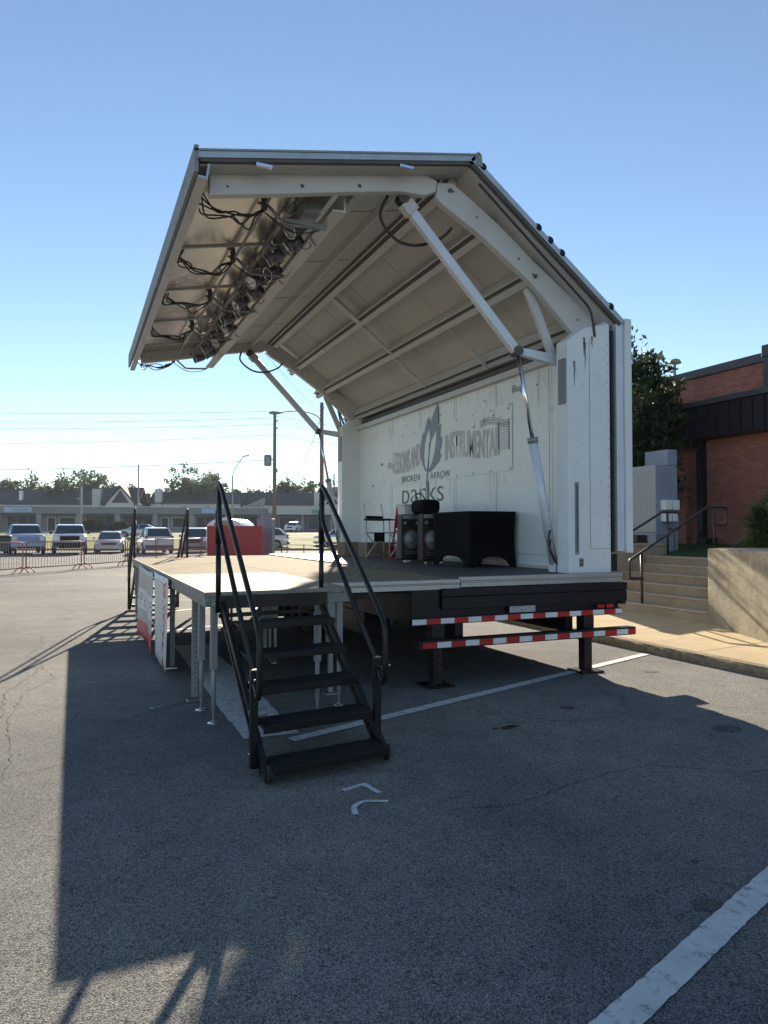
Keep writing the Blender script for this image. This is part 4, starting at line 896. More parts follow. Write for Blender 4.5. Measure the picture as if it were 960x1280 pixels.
# ------------------------------------------------------------------ black steel stairs
def stairs(name, label, shear, group):
    t = thing(name, label, 'stairs', group=group)
    def P(u, s, z): return Vector((u, -s + shear * u / 0.88, z))
    def rail(u):
        sgn = -1 if u < .4 else 1
        r = 0.0185
        m = B()
        top = [P(u, -0.03, 1.40), P(u, -0.03, 1.80), P(u, -0.028, 1.85), P(u, -0.01, 1.87), P(u, 0.02, 1.855), P(u, 0.12, 1.79)]
        top += [P(u, 1.20, 0.965), P(u, 1.27, 0.905), P(u, 1.305, 0.85), P(u, 1.315, 0.78), P(u, 1.315, 0.56), P(u, 1.305, 0.51), P(u, 1.285, 0.485), P(u, 1.255, 0.50), P(u, 1.20, 0.56)]
        low = [P(u, 1.20, 0.56), P(u, 0.20, 1.40), P(u, 0.08, 1.50), P(u, 0.02, 1.56), P(u, -0.005, 1.62), P(u, -0.008, 1.80)]
        m.tube(top, r, 10); m.tube(low, r, 10)
        rl = m.build('handrail', M_BLACK, t)
        m = B().tube([P(u, -0.03, 0.86), P(u, -0.03, 1.42)], 0.021, 10); m.tube([P(u, -0.03, 1.40), P(u, -0.03, 1.66)], 0.026, 10); m.build('post', M_BLACK, rl)
        m = B().box(-0.024, 0.024, -0.024, 0.024, 0.0, 0.60, Matrix.Translation(P(u, 1.17, 0.03))); m.build('post', M_BLACK, rl, bevel=0.003)
        m = B().box(-0.02, 0.02, -0.02, 0.02, 0.0, 0.006, Matrix.Translation(P(u, 1.17, 0.631))); m.build('post_cap', M_CHROME, rl)
        m = B()
        for s_, z_ in ((1.17, 0.56), (1.17, 0.12), (-.03, .93), (1.315, .6)):
            q = P(u + sgn * .024, s_, z_); m.tube([q, q + Vector((sgn * .012, 0, 0))], 0.008, 6)
        m.build('bolt', M_CHROME, rl)
    for u in (0.0, 0.88):
        o = 0.03 if u < .4 else -0.03
        m = B()
        m.bar(P(u + o, 0.0, 0.93), P(u + o, 1.42, 0.03), 0.03, 0.055); m.bar(P(u + o, -0.005, 0.83), P(u + o, 1.28, 0.02), 0.025, 0.03)
        m.bar(P(u + o, -0.01, 0.82), P(u + o, -0.01, 0.98), 0.03, 0.03)
        for k in range(4): m.bar(P(u + o, 0.22 + .3 * k, 0.79 - .19 * k), P(u + o, 0.16 + .3 * k, 0.715 - .19 * k), 0.02, 0.02)
        m.build('stringer', M_BLACK, t)
        rail(u)
        m = B(); cpt = P(u + o, 1.36, 0.055)
        m.tube(spline([P(u + o, 1.30, 0.10), P(u + o, 1.28, 0.03), P(u + o, 1.34, 0.012), P(u + o, 1.42, 0.02), P(u + o, 1.44, 0.08), P(u + o, 1.43, 0.12)], 4), 0.011, 8)
        m.build('foot', M_RUBBER, t)
    for k in range(5):
        z1 = 0.105 + 0.18 * k; s1 = 1.46 - 0.25 * k
        def slab(a0, a1, za, zb, mm, nm, par, bv=0.003):
            q = B(); ring = lambda u: [P(u, a0, za), P(u, a1, za), P(u, a1, zb), P(u, a0, zb)]
            q.loft([ring(0.055), ring(0.825)], smooth=False); return q.build(nm, mm, par, bevel=bv)
        tr = slab(s1 - 0.235, s1, z1 - 0.022, z1, M_TREAD, 'tread', t)
        slab(s1 - 0.006, s1 + 0.012, z1 - 0.045, z1 + 0.002, M_BLACK, 'nosing', tr)
        slab(s1 - 0.235, s1 - .21, z1 - 0.045, z1 - .023, M_BLACK, 'tread_frame', tr)
    m = B(); m.box(0.0, 0.88, -0.012, 0.012, 0.895, 0.995); m.bar(P(0.0, 0.0, 0.84), P(0.88, 0.0, 0.84), 0.03, 0.03); m.build('hanger_bar', M_BLACK, t)
    return t
s1 = stairs('black_steel_stairs', 'black steel stairs with looped handrails at the near end of the platforms', 0.12, 'portable stage stairs'); s1.location = (-1.905, -0.57, 0)
B().tube([Vector((-.01, -1.08, .33)), Vector((.10, -1.10, .35))], 0.03, 10).build('tape_wrap', M_GALV, s1)
s2 = stairs('black_steel_stairs', 'black steel stairs at the far end of the platforms, seen from behind', 0.0, 'portable stage stairs'); s2.location = (-1.10, 6.80, 0); s2.rotation_euler = (0, 0, math.pi)
m = B(); m.lathe([(0, 0), (.02, 0), (.02, .02), (0, .025)], Matrix.Translation((-1.98, 6.80, 1.885)), 8)

# ------------------------------------------------------------------ vinyl banners on the platform edge
def banner_mat(name, base, band, bandpos, spk):
    mm = bpy.data.materials.new(name); mm.use_nodes = True; n, l = mm.node_tree.nodes, mm.node_tree.links
    b = n['Principled BSDF']; b.inputs['Roughness'].default_value = 0.45
    tc = n.new('ShaderNodeTexCoord'); sp = n.new('ShaderNodeSeparateXYZ'); l.new(tc.outputs['Generated'], sp.inputs[0])
    c = tuple(base)
    nz = noise(n, l, tc.outputs['Object'], 16, 3, 0.6)
    mp = n.new('ShaderNodeMapping'); mp.inputs['Scale'].default_value = (1, 9, 22); l.new(tc.outputs['Object'], mp.inputs[0])
    vo = n.new('ShaderNodeTexVoronoi'); vo.distance = 'CHEBYCHEV'; vo.inputs['Scale'].default_value = 1; l.new(mp.outputs[0], vo.inputs['Vector'])
    col = None
    def bandf(src, a, bb):
        m1 = n.new('ShaderNodeMath'); m1.operation = 'GREATER_THAN'; l.new(src, m1.inputs[0]); m1.inputs[1].default_value = a
        m2 = n.new('ShaderNodeMath'); m2.operation = 'LESS_THAN'; l.new(src, m2.inputs[0]); m2.inputs[1].default_value = bb
        m3 = n.new('ShaderNodeMath'); m3.operation = 'MULTIPLY'; l.new(m1.outputs[0], m3.inputs[0]); l.new(m2.outputs[0], m3.inputs[1]); return m3.outputs[0]
    def AND(a, bb):
        m3 = n.new('ShaderNodeMath'); m3.operation = 'MULTIPLY'; l.new(a, m3.inputs[0]); l.new(bb, m3.inputs[1]); return m3.outputs[0]
    out = mix(n, l, 0.0, base, base)
    for (axis, a, bb, colr, thr) in band:
        f = AND(bandf(sp.outputs[axis], a, bb), ramp(n, l, vo.outputs['Distance'], thr, thr + .04, (1, 1, 1), (0, 0, 0)))
        out = mix(n, l, f, out, colr)
    l.new(out, b.inputs['Base Color'])
    return mm
BM1 = banner_mat('white_banner_print', (0.66, 0.65, 0.64), [('Y', 0.16, 0.34, (0.50, 0.07, 0.09), 0.44), ('Y', 0.40, 0.47, (0.10, 0.12, 0.12), 0.22), ('Y', 0.60, 0.66, (0.12, 0.14, 0.14), 0.15)], 0, 0)
BM2 = banner_mat('grey_banner_print', (0.40, 0.38, 0.36), [('Z', 0.0, 0.24, (0.50, 0.03, 0.05), 0.75), ('Z', 0.40, 0.68, (0.66, 0.66, 0.64), 0.6), ('Z', 0.45, 0.62, (0.16, 0.16, 0.16), 0.28)], 0, 0)
def hanging(name, mm, ytop0, ytop1, ybot0, ybot1, ztop, zbot, wav, label, sag=0.0):
    rings = []
    for i in range(15):
        v = i / 14; r_ = []
        for k in range(25):
            u = k / 24; y = (ytop0 + (ytop1 - ytop0) * u) * (1 - v) + (ybot0 + (ybot1 - ybot0) * u) * v
            r_.append((-2.035 - wav * (0.3 + v) * (0.5 + 0.5 * math.sin(u * 7 + v * 1.2)) - 0.02 * v, y, ztop + (zbot - ztop) * v - sag * math.sin(u * math.pi) * (1 - v) * .3 + 0.02 * math.sin(u * 9) * v))
        rings.append(r_)
    m = B(); m.loft(rings, closed=False, caps=False); o = m.build(name, mm); so_ = o.modifiers.new('thick', 'SOLIDIFY'); so_.thickness = 0.0015
    return tag(o, label, 'banner', 'vinyl banners hanging from the platform edge')
hanging('vinyl_banner', BM1, 1.52, 2.90, 1.42, 2.42, 0.995, 0.055, 0.012, 'white vinyl banner with red print hanging from the platform edge')
hanging('vinyl_banner', BM2, 2.98, 4.95, 2.46, 4.35, 0.985, 0.075, 0.05, 'crumpled grey vinyl banner with a red lower border, beyond the white one', 0.05)

# ------------------------------------------------------------------ things standing on the stage
ZF = 1.038
# table under black stretch cover
def stretch_cover(x0, x1, y0, y1, z0, z1):
    cx, cy = (x0 + x1) / 2, (y0 + y1) / 2; hx, hy = (x1 - x0) / 2, (y1 - y0) / 2; per = []
    N = 24
    for side in range(4):
        for k in range(N):
            u = -1 + 2 * k / N
            per.append({0: (u * hx, -hy, u), 1: (hx, u * hy, u), 2: (-u * hx, hy, u), 3: (-hx, -u * hy, u)}[side])
    rings = []
    for j in range(13):
        v = j / 12; r_ = []
        for (px_, py_, u) in per:
            arch = 0.13 * max(0, 1 - (abs(u) / 0.72) ** 2.4) ** 0.6 if abs(u) < .72 else 0
            zz = z1 - (z1 - z0 - arch) * v
            pinch = 1 - 0.09 * (1 - abs(u) ** 3) * math.sin(v * math.pi * .9) ** 1.0 - 0.05 * math.sin(v * math.pi)
            pinch = max(pinch, .75)
            corner = abs(u) ** 4
            s_ = pinch * (1 - corner) + corner * (1 - .04 * math.sin(v * math.pi))
            r_.append((cx + px_ * s_, cy + py_ * s_, zz))
        rings.append(r_)
    m = B(); m.loft(rings, caps=False); m.quad(*[(cx + p[0], cy + p[1], z1) for p in per]); return m
t = thing('banquet_table', 'low banquet table under a black stretch cover against the white stage wall', 'table', (0, 0, 0))
B().box(1.57, 2.20, 1.52, 2.48, 1.70, 1.735).build('tabletop', M_CASE, t)
for x in (1.60, 2.17):
    for y in (1.55, 2.45): B().tube([(x, y, ZF), (x, y, 1.70)], 0.016, 8).build('leg', M_GALV, t)
cv = stretch_cover(1.55, 2.22, 1.50, 2.50, ZF + .004, 1.74).build('tablecloth', M_CLOTH)
sm = cv.modifiers.new('thick', 'SOLIDIFY'); sm.thickness = 0.002
tag(cv, 'black stretch cloth with arched openings fitted over the table', 'tablecloth')

def speaker(x, y, rz, label):
    t = thing('loudspeaker', label, 'loudspeaker', (x, y, ZF), rz, 'loudspeakers beside the table')
    w, d, h = 0.30, 0.34, 0.70
    B().m(M_CASE).box(-w / 2, w / 2, 0, d, 0.03, h).build('cabinet', None, t, bevel=0.02)
    B().box(-w / 2 + .02, w / 2 - .02, -0.012, -0.001, h - .07, h - .015).build('top_strip', M_CONE, t, bevel=0.004)
    M = Matrix.Translation((0, -0.002, 0.33)) @ Matrix.Rotation(R(90), 4, 'X') @ Matrix.Scale(1.25, 4, (0, 1, 0))
    c = B().lathe([(0.0, 0.03), (0.03, 0.028), (0.036, 0.02), (0.05, 0.004), (0.11, 0.022), (0.11, 0.0), (0.0, 0.0)], M, 24).build('woofer', M_CONE, t)
    B().lathe([(0.112, 0.0), (0.128, 0.0), (0.128, 0.02), (0.118, 0.028), (0.112, 0.02), (0.112, 0.0)], M, 24).build('ring', mat('dark_red_plastic', (0.07, 0.006, 0.012), 0.4), c)
    for sx in (-1, 1): B().lathe([(0, 0), (0.028, 0.0), (0.022, 0.008), (0, 0.004)], Matrix.Translation((sx * .09, -0.002, .57)) @ Matrix.Rotation(R(90), 4, 'X'), 12).build('tweeter', M_CONE, t)
    B().box(-w / 2 + .03, w / 2 - .03, -0.01, 0.05, 0.0, 0.022).build('foot_bar', M_CHROME, t)
    m = B()
    for zz in (.12, .15, .18): m.box(-.1, .1, -0.006, -0.001, zz, zz + .012)
    m.build('port', M_GAP, t)
    return t
speaker(1.655, 2.70, R(-14), 'black loudspeaker with a grey cone standing right beside the covered table')
speaker(1.62, 3.32, R(-14), 'black loudspeaker with a dark red ring, farther from the covered table')
t = thing('duffel_bag', 'lumpy black duffel bag lying on top of the loudspeakers', 'bag', (1.68, 2.98, ZF + .70), R(-6))
m = B(); rings = []
for i in range(13):
    v = i / 12; y = -0.27 + 0.54 * v; e = .72 + .28 * min(1, math.sin(v * math.pi) * 2.2) + .02 * math.sin(i * 2.1)
    rings.append([(math.copysign(abs(math.cos(a)) ** .5, math.cos(a)) * .145 * e, y, .10 + math.copysign(abs(math.sin(a)) ** .55, math.sin(a)) * .10 * (e if math.sin(a) > 0 else 1) * (1 + .05 * math.sin(i * 1.7))) for a in [k * math.pi / 10 for k in range(20)]])
m.loft(rings); m.build('body', M_CLOTH, t)
B().tube(spline([(-.06, -.14, .2), (-.1, -.12, .27), (-.1, .0, .29), (-.1, .12, .27), (-.06, .14, .2)]), 0.010, 6).build('strap', M_RUBBER, t)
t = thing('storage_bin', 'small clear white plastic bin behind the duffel bag', 'bin', (1.66, 3.46, ZF + .70))
B().prism([(-.13, 0), (.13, 0), (.15, .13), (-.15, .13)], 1, -.12, .12).build('tub', mat('milky_plastic', (0.6, 0.62, 0.62), 0.4), t)
B().box(-.16, .16, -.135, .135, .131, .15).build('lid', mat('milky_plastic', (0.6, 0.62, 0.62), 0.4), t, bevel=.008)
t = thing('hand_truck', 'red hand truck leaning on the stage wall behind the loudspeakers', 'hand truck', (1.93, 4.35, ZF), R(-58))
L_ = lambda x, s: Vector((x, 0.05 * 0 + s * .12, s * .86))
m = B()
for x in (-.17, .17): m.tube([(x, 0, .12), (x + (0.0), .14, .80)], 0.017, 8)
m.tube(spline([(-.17, .14, .80), (-.15, .15, .86), (0, .155, .88), (.15, .15, .86), (.17, .14, .80)]), 0.017, 8)
for s_ in (.25, .45, .65): m.tube([(-.17, s_ * .2 - .02, s_), (.17, s_ * .2 - .02, s_)], 0.012, 8)
m.build('frame', M_REDP, t)
B().box(-.17, .17, .11, .117, .50, .82, Matrix.Rotation(R(0), 4, 'X')).build('back_plate', M_REDP, t)
B().box(-.19, .19, -.22, .0, 0.012, .022).build('toe_plate', M_REDP, t)
for x in (-.22, .22): B().lathe([(0, -.02), (.09, -.025), (.11, -.015), (.11, .015), (.09, .025), (0, .02)], Matrix.Translation((x, .07, .11)) @ Matrix.Rotation(R(90), 4, 'Y'), 18).build('wheel', M_REDP, t)
# director's chair
t = thing('directors_chair', 'folding directors chair with dark fabric and pale metal legs', 'chair', (1.74, 4.50, ZF), R(35))
fr = mat('pale_chair_tube', (0.55, 0.55, 0.52), 0.4, 0.4)
for sx in (-.27, .27):
    B().tube([(sx, .22, 0), (sx, .22, .62)], .011, 8).build('leg', fr, t); B().tube([(sx, -.22, 0), (sx, -.22, .62)], .011, 8).build('leg', fr, t)
    m = B(); m.box(sx - .03, sx + .03, -.24, .25, .625, .65); m.build('armrest', M_CASE, t, bevel=.01)
m = B(); m.tube([(-.27, -.22, .03), (.27, -.22, .42)], .010, 8); m.tube([(.27, -.22, .03), (-.27, -.22, .42)], .010, 8); m.tube([(-.27, .22, .03), (.27, .22, .42)], .010, 8); m.tube([(.27, .22, .03), (-.27, .22, .42)], .010, 8); m.build('cross_brace', fr, t)
B().box(-.27, .27, -.23, .23, .415, .43).build('seat', M_CLOTH, t, bevel=.006)
m = B(); m.tube([(-.27, .22, .60), (-.27, .27, .9)], .011, 8); m.tube([(.27, .22, .60), (.27, .27, .9)], .011, 8); m.build('back_frame', fr, t)
B().box(-.27, .27, .235, .247, .62, .70).build('backrest', M_CLOTH, t)
B().box(-.35, -.30, -.15, .02, .28, .42).build('side_pouch', M_CLOTH, t)
for i, (x0, x1, y0, y1, h, lab) in enumerate(((1.52, 1.88, 5.85, 6.25, .25, 'brown cardboard box standing left of the director chair, next to the far pillar'), (1.62, 2.12, 5.10, 5.45, .255, 'brown cardboard box standing behind the director chair'))):
    t = thing('cardboard_box', lab, 'box', ((x0 + x1) / 2, (y0 + y1) / 2, ZF), group='cardboard boxes on the stage')
    w, d = (x1 - x0) / 2, (y1 - y0) / 2
    B().box(-w, w, -d, d, 0, h).build('carton', M_CARD, t, bevel=.004)
    B().box(-w - .001, w + .001, -.025, .025, h + .0005, h + .002).build('tape', mat('packing_tape', (0.36, 0.27, 0.17), .35), t)

# ------------------------------------------------------------------ trees and shrubs
LM_DARK = leafmat('dark_green_leaves', (0.022, 0.038, 0.014), (0.055, 0.080, 0.028))
LM_MID = leafmat('mid_green_leaves', (0.045, 0.065, 0.022), (0.10, 0.125, 0.045))
LM_FAR = leafmat('dusty_green_leaves', (0.055, 0.075, 0.035), (0.115, 0.135, 0.065))
LM_PINE = leafmat('juniper_needles', (0.05, 0.08, 0.026), (0.16, 0.19, 0.07))
M_BARK = mat('tree_bark', (0.10, 0.08, 0.06), 0.95, var=0.3, scale=8, stretch=(1, 1, .3), bump=.6)
def crown_leaves(blobs, n, size, rnd, fill=0.55):
    vs, fs = [], []
    tot = sum(b[3] ** 2 for b in blobs)
    for (bx, by, bz, br, bs) in [(b[0], b[1], b[2], b[3], b[4]) for b in blobs]:
        k = int(n * br * br / tot)
        # clumps inside the blob
        cl = []
        for _ in range(max(6, int(k / 26))):
            d = Vector((rnd.gauss(0, 1), rnd.gauss(0, 1), rnd.gauss(0, 1))).normalized(); rr = br * (rnd.random() ** fill)
            cl.append(Vector((bx, by, bz)) + Vector((d.x * rr, d.y * rr, d.z * rr * bs)))
        for _ in range(k):
            c = rnd.choice(cl); q = c + Vector((rnd.gauss(0, 1), rnd.gauss(0, 1), rnd.gauss(0, .8))) * br * 0.13
            a = Vector((rnd.gauss(0, 1), rnd.gauss(0, 1), rnd.gauss(0, 1))).normalized(); b_ = a.orthogonal().normalized()
            b_ = (b_ * math.cos(rnd.random() * 6) + a.cross(b_) * math.sin(rnd.random() * 6)).normalized(); s = size * rnd.uniform(.6, 1.3)
            c2 = a.cross(b_); i = len(vs)
            vs += [q - b_ * s, q + c2 * s * .45, q + b_ * s, q - c2 * s * .45]; fs.append((i, i + 1, i + 2, i + 3))
    return vs, fs
def tree(name, label, pos, base, h, r, leafm, n, size, seed, group=None, blobs=None, trunk_r=None, sparse=False):
    rnd = random.Random(seed); t = thing(name, label, 'tree', (pos[0], pos[1], base), group=group)
    tr = trunk_r or h * .022
    if blobs is None:
        blobs = []
        for _ in range(rnd.randint(7, 10)):
            a = rnd.random() * 6.28; rr = r * rnd.uniform(.2, .7); zz = h * rnd.uniform(.42, .86)
            blobs.append((rr * math.cos(a), rr * math.sin(a), zz, r * rnd.uniform(.28, .5) * (1.15 - .4 * zz / h), .8))
        blobs.append((0, 0, h * .62, r * .6, 1.0))
    m = B(); top = Vector((rnd.uniform(-.2, .2), rnd.uniform(-.2, .2), h * .62))
    m.tube([(0, 0, -.1), (0.0, 0.02, h * .2), (top.x * .5, top.y * .5, h * .4), top], tr, 8, r2=tr * .4)
    for (bx, by, bz, br, bs) in blobs:
        z0 = min(h * .5, bz * .55); q = Vector((bx, by, bz)); p = Vector((0, 0, z0)); m.tube([p, p.lerp(q, .5) + Vector((0, 0, -.04 * h)), q], tr * .42, 5, r2=tr * .08)
        for _ in range(4):
            d = Vector((rnd.gauss(0, 1), rnd.gauss(0, 1), rnd.gauss(0, 1))).normalized() * br * .95; m.tube([q, q + d], tr * .1, 4, r2=tr * .03)
    m.build('trunk', M_BARK, t)
    vs, fs = crown_leaves(blobs, n, size, rnd, .5)
    me = bpy.data.meshes.new('crown'); me.from_pydata(vs, [], fs); me.materials.append(leafm); me.update()
    o = bpy.data.objects.new('crown', me); scene.collection.objects.link(o); o.parent = t
    return t
# dark tree between the stage and the building
tree('broadleaf_tree', 'dark leafy tree between the trailer and the brick building', W(802, 17.2), 1.1, 5.3, 2.2, LM_DARK, 17000, 0.075, 3,
     blobs=[(.35, .1, 4.0, .75, .8), (.9, 0, 3.7, .5, .8), (-.1, 0, 4.25, .6, .8), (1.1, -.1, 3.3, .4, .8), (-.9, .1, 4.1, 1.0, 1.0), (-1.6, .6, 3.1, 1.1, .9), (.15, 0, 3.25, .8, .8), (.75, -.1, 3.1, .55, .8), (0.35, .2, 2.4, .85, .8), (-.6, 0, 2.5, 1.0, .9), (-1.3, 0, 1.7, 1.1, .8), (0.1, 0, 1.6, .9, .8), (.85, -.3, 2.5, .5, .8), (-1.6, .3, 4.6, .6, 1)])
tree('broadleaf_tree', 'unseen tall tree added far behind the white stage wall to shade the asphalt', (7.0, 19.5), 0.0, 9.6, 2.4, LM_DARK, 9000, 0.13, 13,
     blobs=[(-.8, -.2, 7.7, .75, .9), (-1.25, -.2, 8.1, .6, .9), (-.3, 0, 7.6, .65, .9), (-.7, .1, 8.5, .7, .9), (-1.0, -.1, 7.2, .5, .9), (-.1, 0, 8.3, .6, .9)], trunk_r=.16)  # added out of view, crown placed to shade a sunlit gap on the asphalt
# juniper shrub over the retaining wall
def shrub(name, label, pos, base, h, r, leafm, n, size, seed, group=None):
    rnd = random.Random(seed); t = thing(name, label, 'shrub', (pos[0], pos[1], base), group=group)
    m = B(); vs, fs = [], []
    for k in range(70):
        a = rnd.random() * 6.283; el = rnd.uniform(-.1, 1.45); L = r * rnd.uniform(.75, 1.12)
        tip = Vector((math.cos(a) * math.cos(el) * L, math.sin(a) * math.cos(el) * L, h * .35 + math.sin(el) * h * .68 * rnd.uniform(.85, 1.08)))
        p = Vector((0, 0, h * .12)); m.tube([p, p.lerp(tip, .6) + Vector((0, 0, -.03)), tip], .012, 4, r2=.004)
        for _ in range(n // 70):
            u = rnd.random() ** .45; q = p.lerp(tip, u) + Vector((rnd.gauss(0, 1), rnd.gauss(0, 1), rnd.gauss(0, 1))) * r * .075
            d = ((tip - p).normalized() + Vector((rnd.gauss(0, .6), rnd.gauss(0, .6), rnd.gauss(0.2, .6)))).normalized(); s = size * rnd.uniform(.6, 1.4); c = d.orthogonal().normalized() * s * .16
            i = len(vs); vs += [q - c, q + c, q + d * s]; fs.append((i, i + 1, i + 2))
    m.build('branches', M_BARK, t)
    me = bpy.data.meshes.new('foliage'); me.from_pydata(vs, [], fs); me.materials.append(leafm); me.update()
    o = bpy.data.objects.new('foliage', me); scene.collection.objects.link(o); o.parent = t
    return t
shrub('juniper_shrub', 'bushy green juniper standing behind the tan retaining wall', (6.62, 0.98), 0.98, 1.12, 0.62, LM_PINE, 60000, 0.06, 5)

# far trees behind the shops
rnd = random.Random(21)
fars = [(2, 172, 13.2, 7), (22, 168, 11.8, 6), (45, 175, 13.6, 8), (66, 180, 12, 6), (83, 165, 12.5, 6), (100, 172, 14.4, 8), (122, 176, 12.8, 6), (150, 178, 13.0, 6.5), (178, 170, 9.8, 4), (212, 176, 11.4, 5),
        (240, 166, 15.2, 9), (262, 172, 14.2, 8), (318, 180, 11.4, 6), (345, 178, 12.2, 6), (372, 176, 12.6, 7), (395, 182, 11.8, 6), (424, 176, 13.0, 7), (452, 178, 13, 8), (-25, 170, 13, 8)]
nm = ['far left', 'second from the left', 'third from the left', 'fourth from the left', 'fifth from the left', 'sixth, behind the bare pole', 'seventh, left of the gabled house', 'behind the gabled house', 'small one behind the thin pole', 'just left of the big round tree',
      'big round one left of the near stairs', 'right shoulder of the big round tree', 'low one left of the transformer pole', 'behind the transformer pole', 'right of the transformer pole', 'left of the wooden lamp pole', 'behind the far stage pillar', 'behind the stage wall', 'outside the left edge']
for i, ((px, D, h, r), q) in enumerate(zip(fars, nm)):
    tree('far_tree', 'distant hazy green tree over the shop roofs, ' + q, W(px, D), 1.25, h, r * 1.15, LM_FAR, 3600, 0.42, 100 + i, 'distant trees behind the shops')
for i, (px, D, lab) in enumerate(((116.5, 108, 'left round dark bush in front of the shop windows'), (151, 107, 'right round dark bush in front of the shop doors'))):
    p = W(px, D); shrub('shop_bush', lab, p, gz(D), 2.0 if i == 0 else 1.6, 1.9 if i == 0 else 1.3, LM_DARK, 2800, .35, 40 + i, 'round bushes by the shops')

# ------------------------------------------------------------------ shops and houses
def frame_at(px0, D0, px1, D1):
    a, c = W(px0, D0), W(px1, D1); d = (c - a); L = d.length; d.normalize(); back = Vector((-d.y, d.x, 0))
    if back.dot(Vector((math.sin(YAW), math.cos(YAW), 0))) < 0: back = -back
    return Matrix(((d.x, back.x, 0, a.x), (d.y, back.y, 0, a.y), (0, 0, 1, 0), (0, 0, 0, 1))), L
def placed(name, label, cat, Mx, z, group=None):
    t = thing(name, label, cat, group=group); t.matrix_world = Mx @ Matrix.Translation((0, 0, z)); return t
M_FASC = mat('grey_shop_fascia', (0.24, 0.24, 0.235), 0.8, var=0.1, scale=.5)
M_STUCCO = mat('grey_stucco', (0.30, 0.30, 0.29), 0.85, var=0.1, scale=.6)  # even grey stucco for shop walls, columns and window frames
M_ROOFD = mat('dark_shingle_roof', (0.045, 0.047, 0.055), 0.9, var=0.2, scale=.6, bump=.3, bscale=5)
M_SIDING = mat('pale_house_siding', (0.50, 0.49, 0.46), 0.8, var=0.08)
Mx, L = frame_at(-70, 110, 334, 123)
t = placed('shop_row', 'long low grey strip of shops with a flat roof and covered walkway', 'building', Mx, 1.2)
B().box(0, L, 2.6, 16, 0, 3.9).build('wall', M_STUCCO, t)
B().box(-.2, L + .2, -.2, 16.2, 3.0, 4.15).build('fascia', M_FASC, t)
B().box(-.25, L + .25, -.25, 16.3, 4.152, 4.24).build('roof', M_WHITE, t)
B().box(0, L, 0, 2.6, -0.05, 0.10).build('walkway', M_WALK, t)
k = 1.2
cols = []
while k < L:
    B().box(k, k + .75, 0.0, .75, 0.1, 3.0).build('column', M_STUCCO, t); cols.append(k); k += 5.9
for c in cols:
    x = c + 1.2
    if int(c / 5.9) % 3 == 2:
        f = B().box(x, x + 1.3, 2.50, 2.59, 0.1, 2.5).build('door', M_WHITE, t); B().box(x + .12, x + 1.18, 2.46, 2.495, .25, 2.38).build('pane', M_SHOPG, f)
        f = B().box(x + 1.8, x + 4.3, 2.50, 2.59, 0.7, 2.5).build('window', M_WHITE, t); B().box(x + 1.9, x + 4.2, 2.46, 2.495, .8, 2.4).build('pane', M_SHOPG, f)
    else:
        f = B().box(x, x + 4.4, 2.50, 2.59, 0.25, 2.75).build('window', M_STUCCO, t)
        for q in range(3): B().box(x + .08 + q * 1.45, x + 1.42 + q * 1.45, 2.46, 2.495, .35, 2.65).build('pane', M_SHOPG, f)
M_SIGN = mat('pale_blue_sign', (0.42, 0.50, 0.62), 0.5)
for (x0, w_, txt) in ((8.4, 4.0, 'ALE'), (38.6, 2.9, None)):
    sg = B().box(x0, x0 + w_, -.34, -.26, 3.18, 3.98).build('sign_board', M_SIGN, t)
    if txt: put_text(text_mesh(txt, .5, 2.4, bold=.02), 'lettering', INKB, (x0 + 1.2, -.36, 3.33), (1, 0, 0), (0, 0, 1), sg)
sg = B().m(M_STUCCO).prism([(L - 4.3, 4.26), (L - .4, 6.0), (L - .4, 4.26)], 1, -.1, 2.2); sg.build('sloped_parapet', None, t)
B().prism([(-.1, 3.1), (-.1, 3.9), (-1.4, 3.1)], 0, L - 8.5, L - 3.6).build('awning', mat('dark_awning', (.06, .065, .075), .8), t) if False else None
Mx, L = frame_at(336, 122, 520, 124)
t = placed('shop_building', 'long dark shop building with a pale fascia right of the transformer pole', 'building', Mx, 1.22)
B().box(0, L, 2.0, 14, 0, 3.6).build('wall', mat('dark_grey_wall', (.13, .13, .14), .8), t)
B().box(-.1, L, 0, 14.2, 3.0, 4.2).build('fascia', M_SIDING, t)
for k in range(5): B().box(.6 + k * 5, .9 + k * 5, .2, .5, 0, 3.0).build('column', M_STUCCO, t)
for k in range(4):
    f = B().box(1.6 + k * 5, 4.6 + k * 5, 1.9, 1.99, .4, 2.6).build('window', M_STUCCO, t); B().box(1.7 + k * 5, 4.5 + k * 5, 1.86, 1.895, .5, 2.5).build('pane', M_SHOPG, f)
sg = B().box(7.3, 9.2, -.1, -.01, 3.2, 3.9).build('sign_board', mat('green_sign', (.12, .3, .22), .6), t)

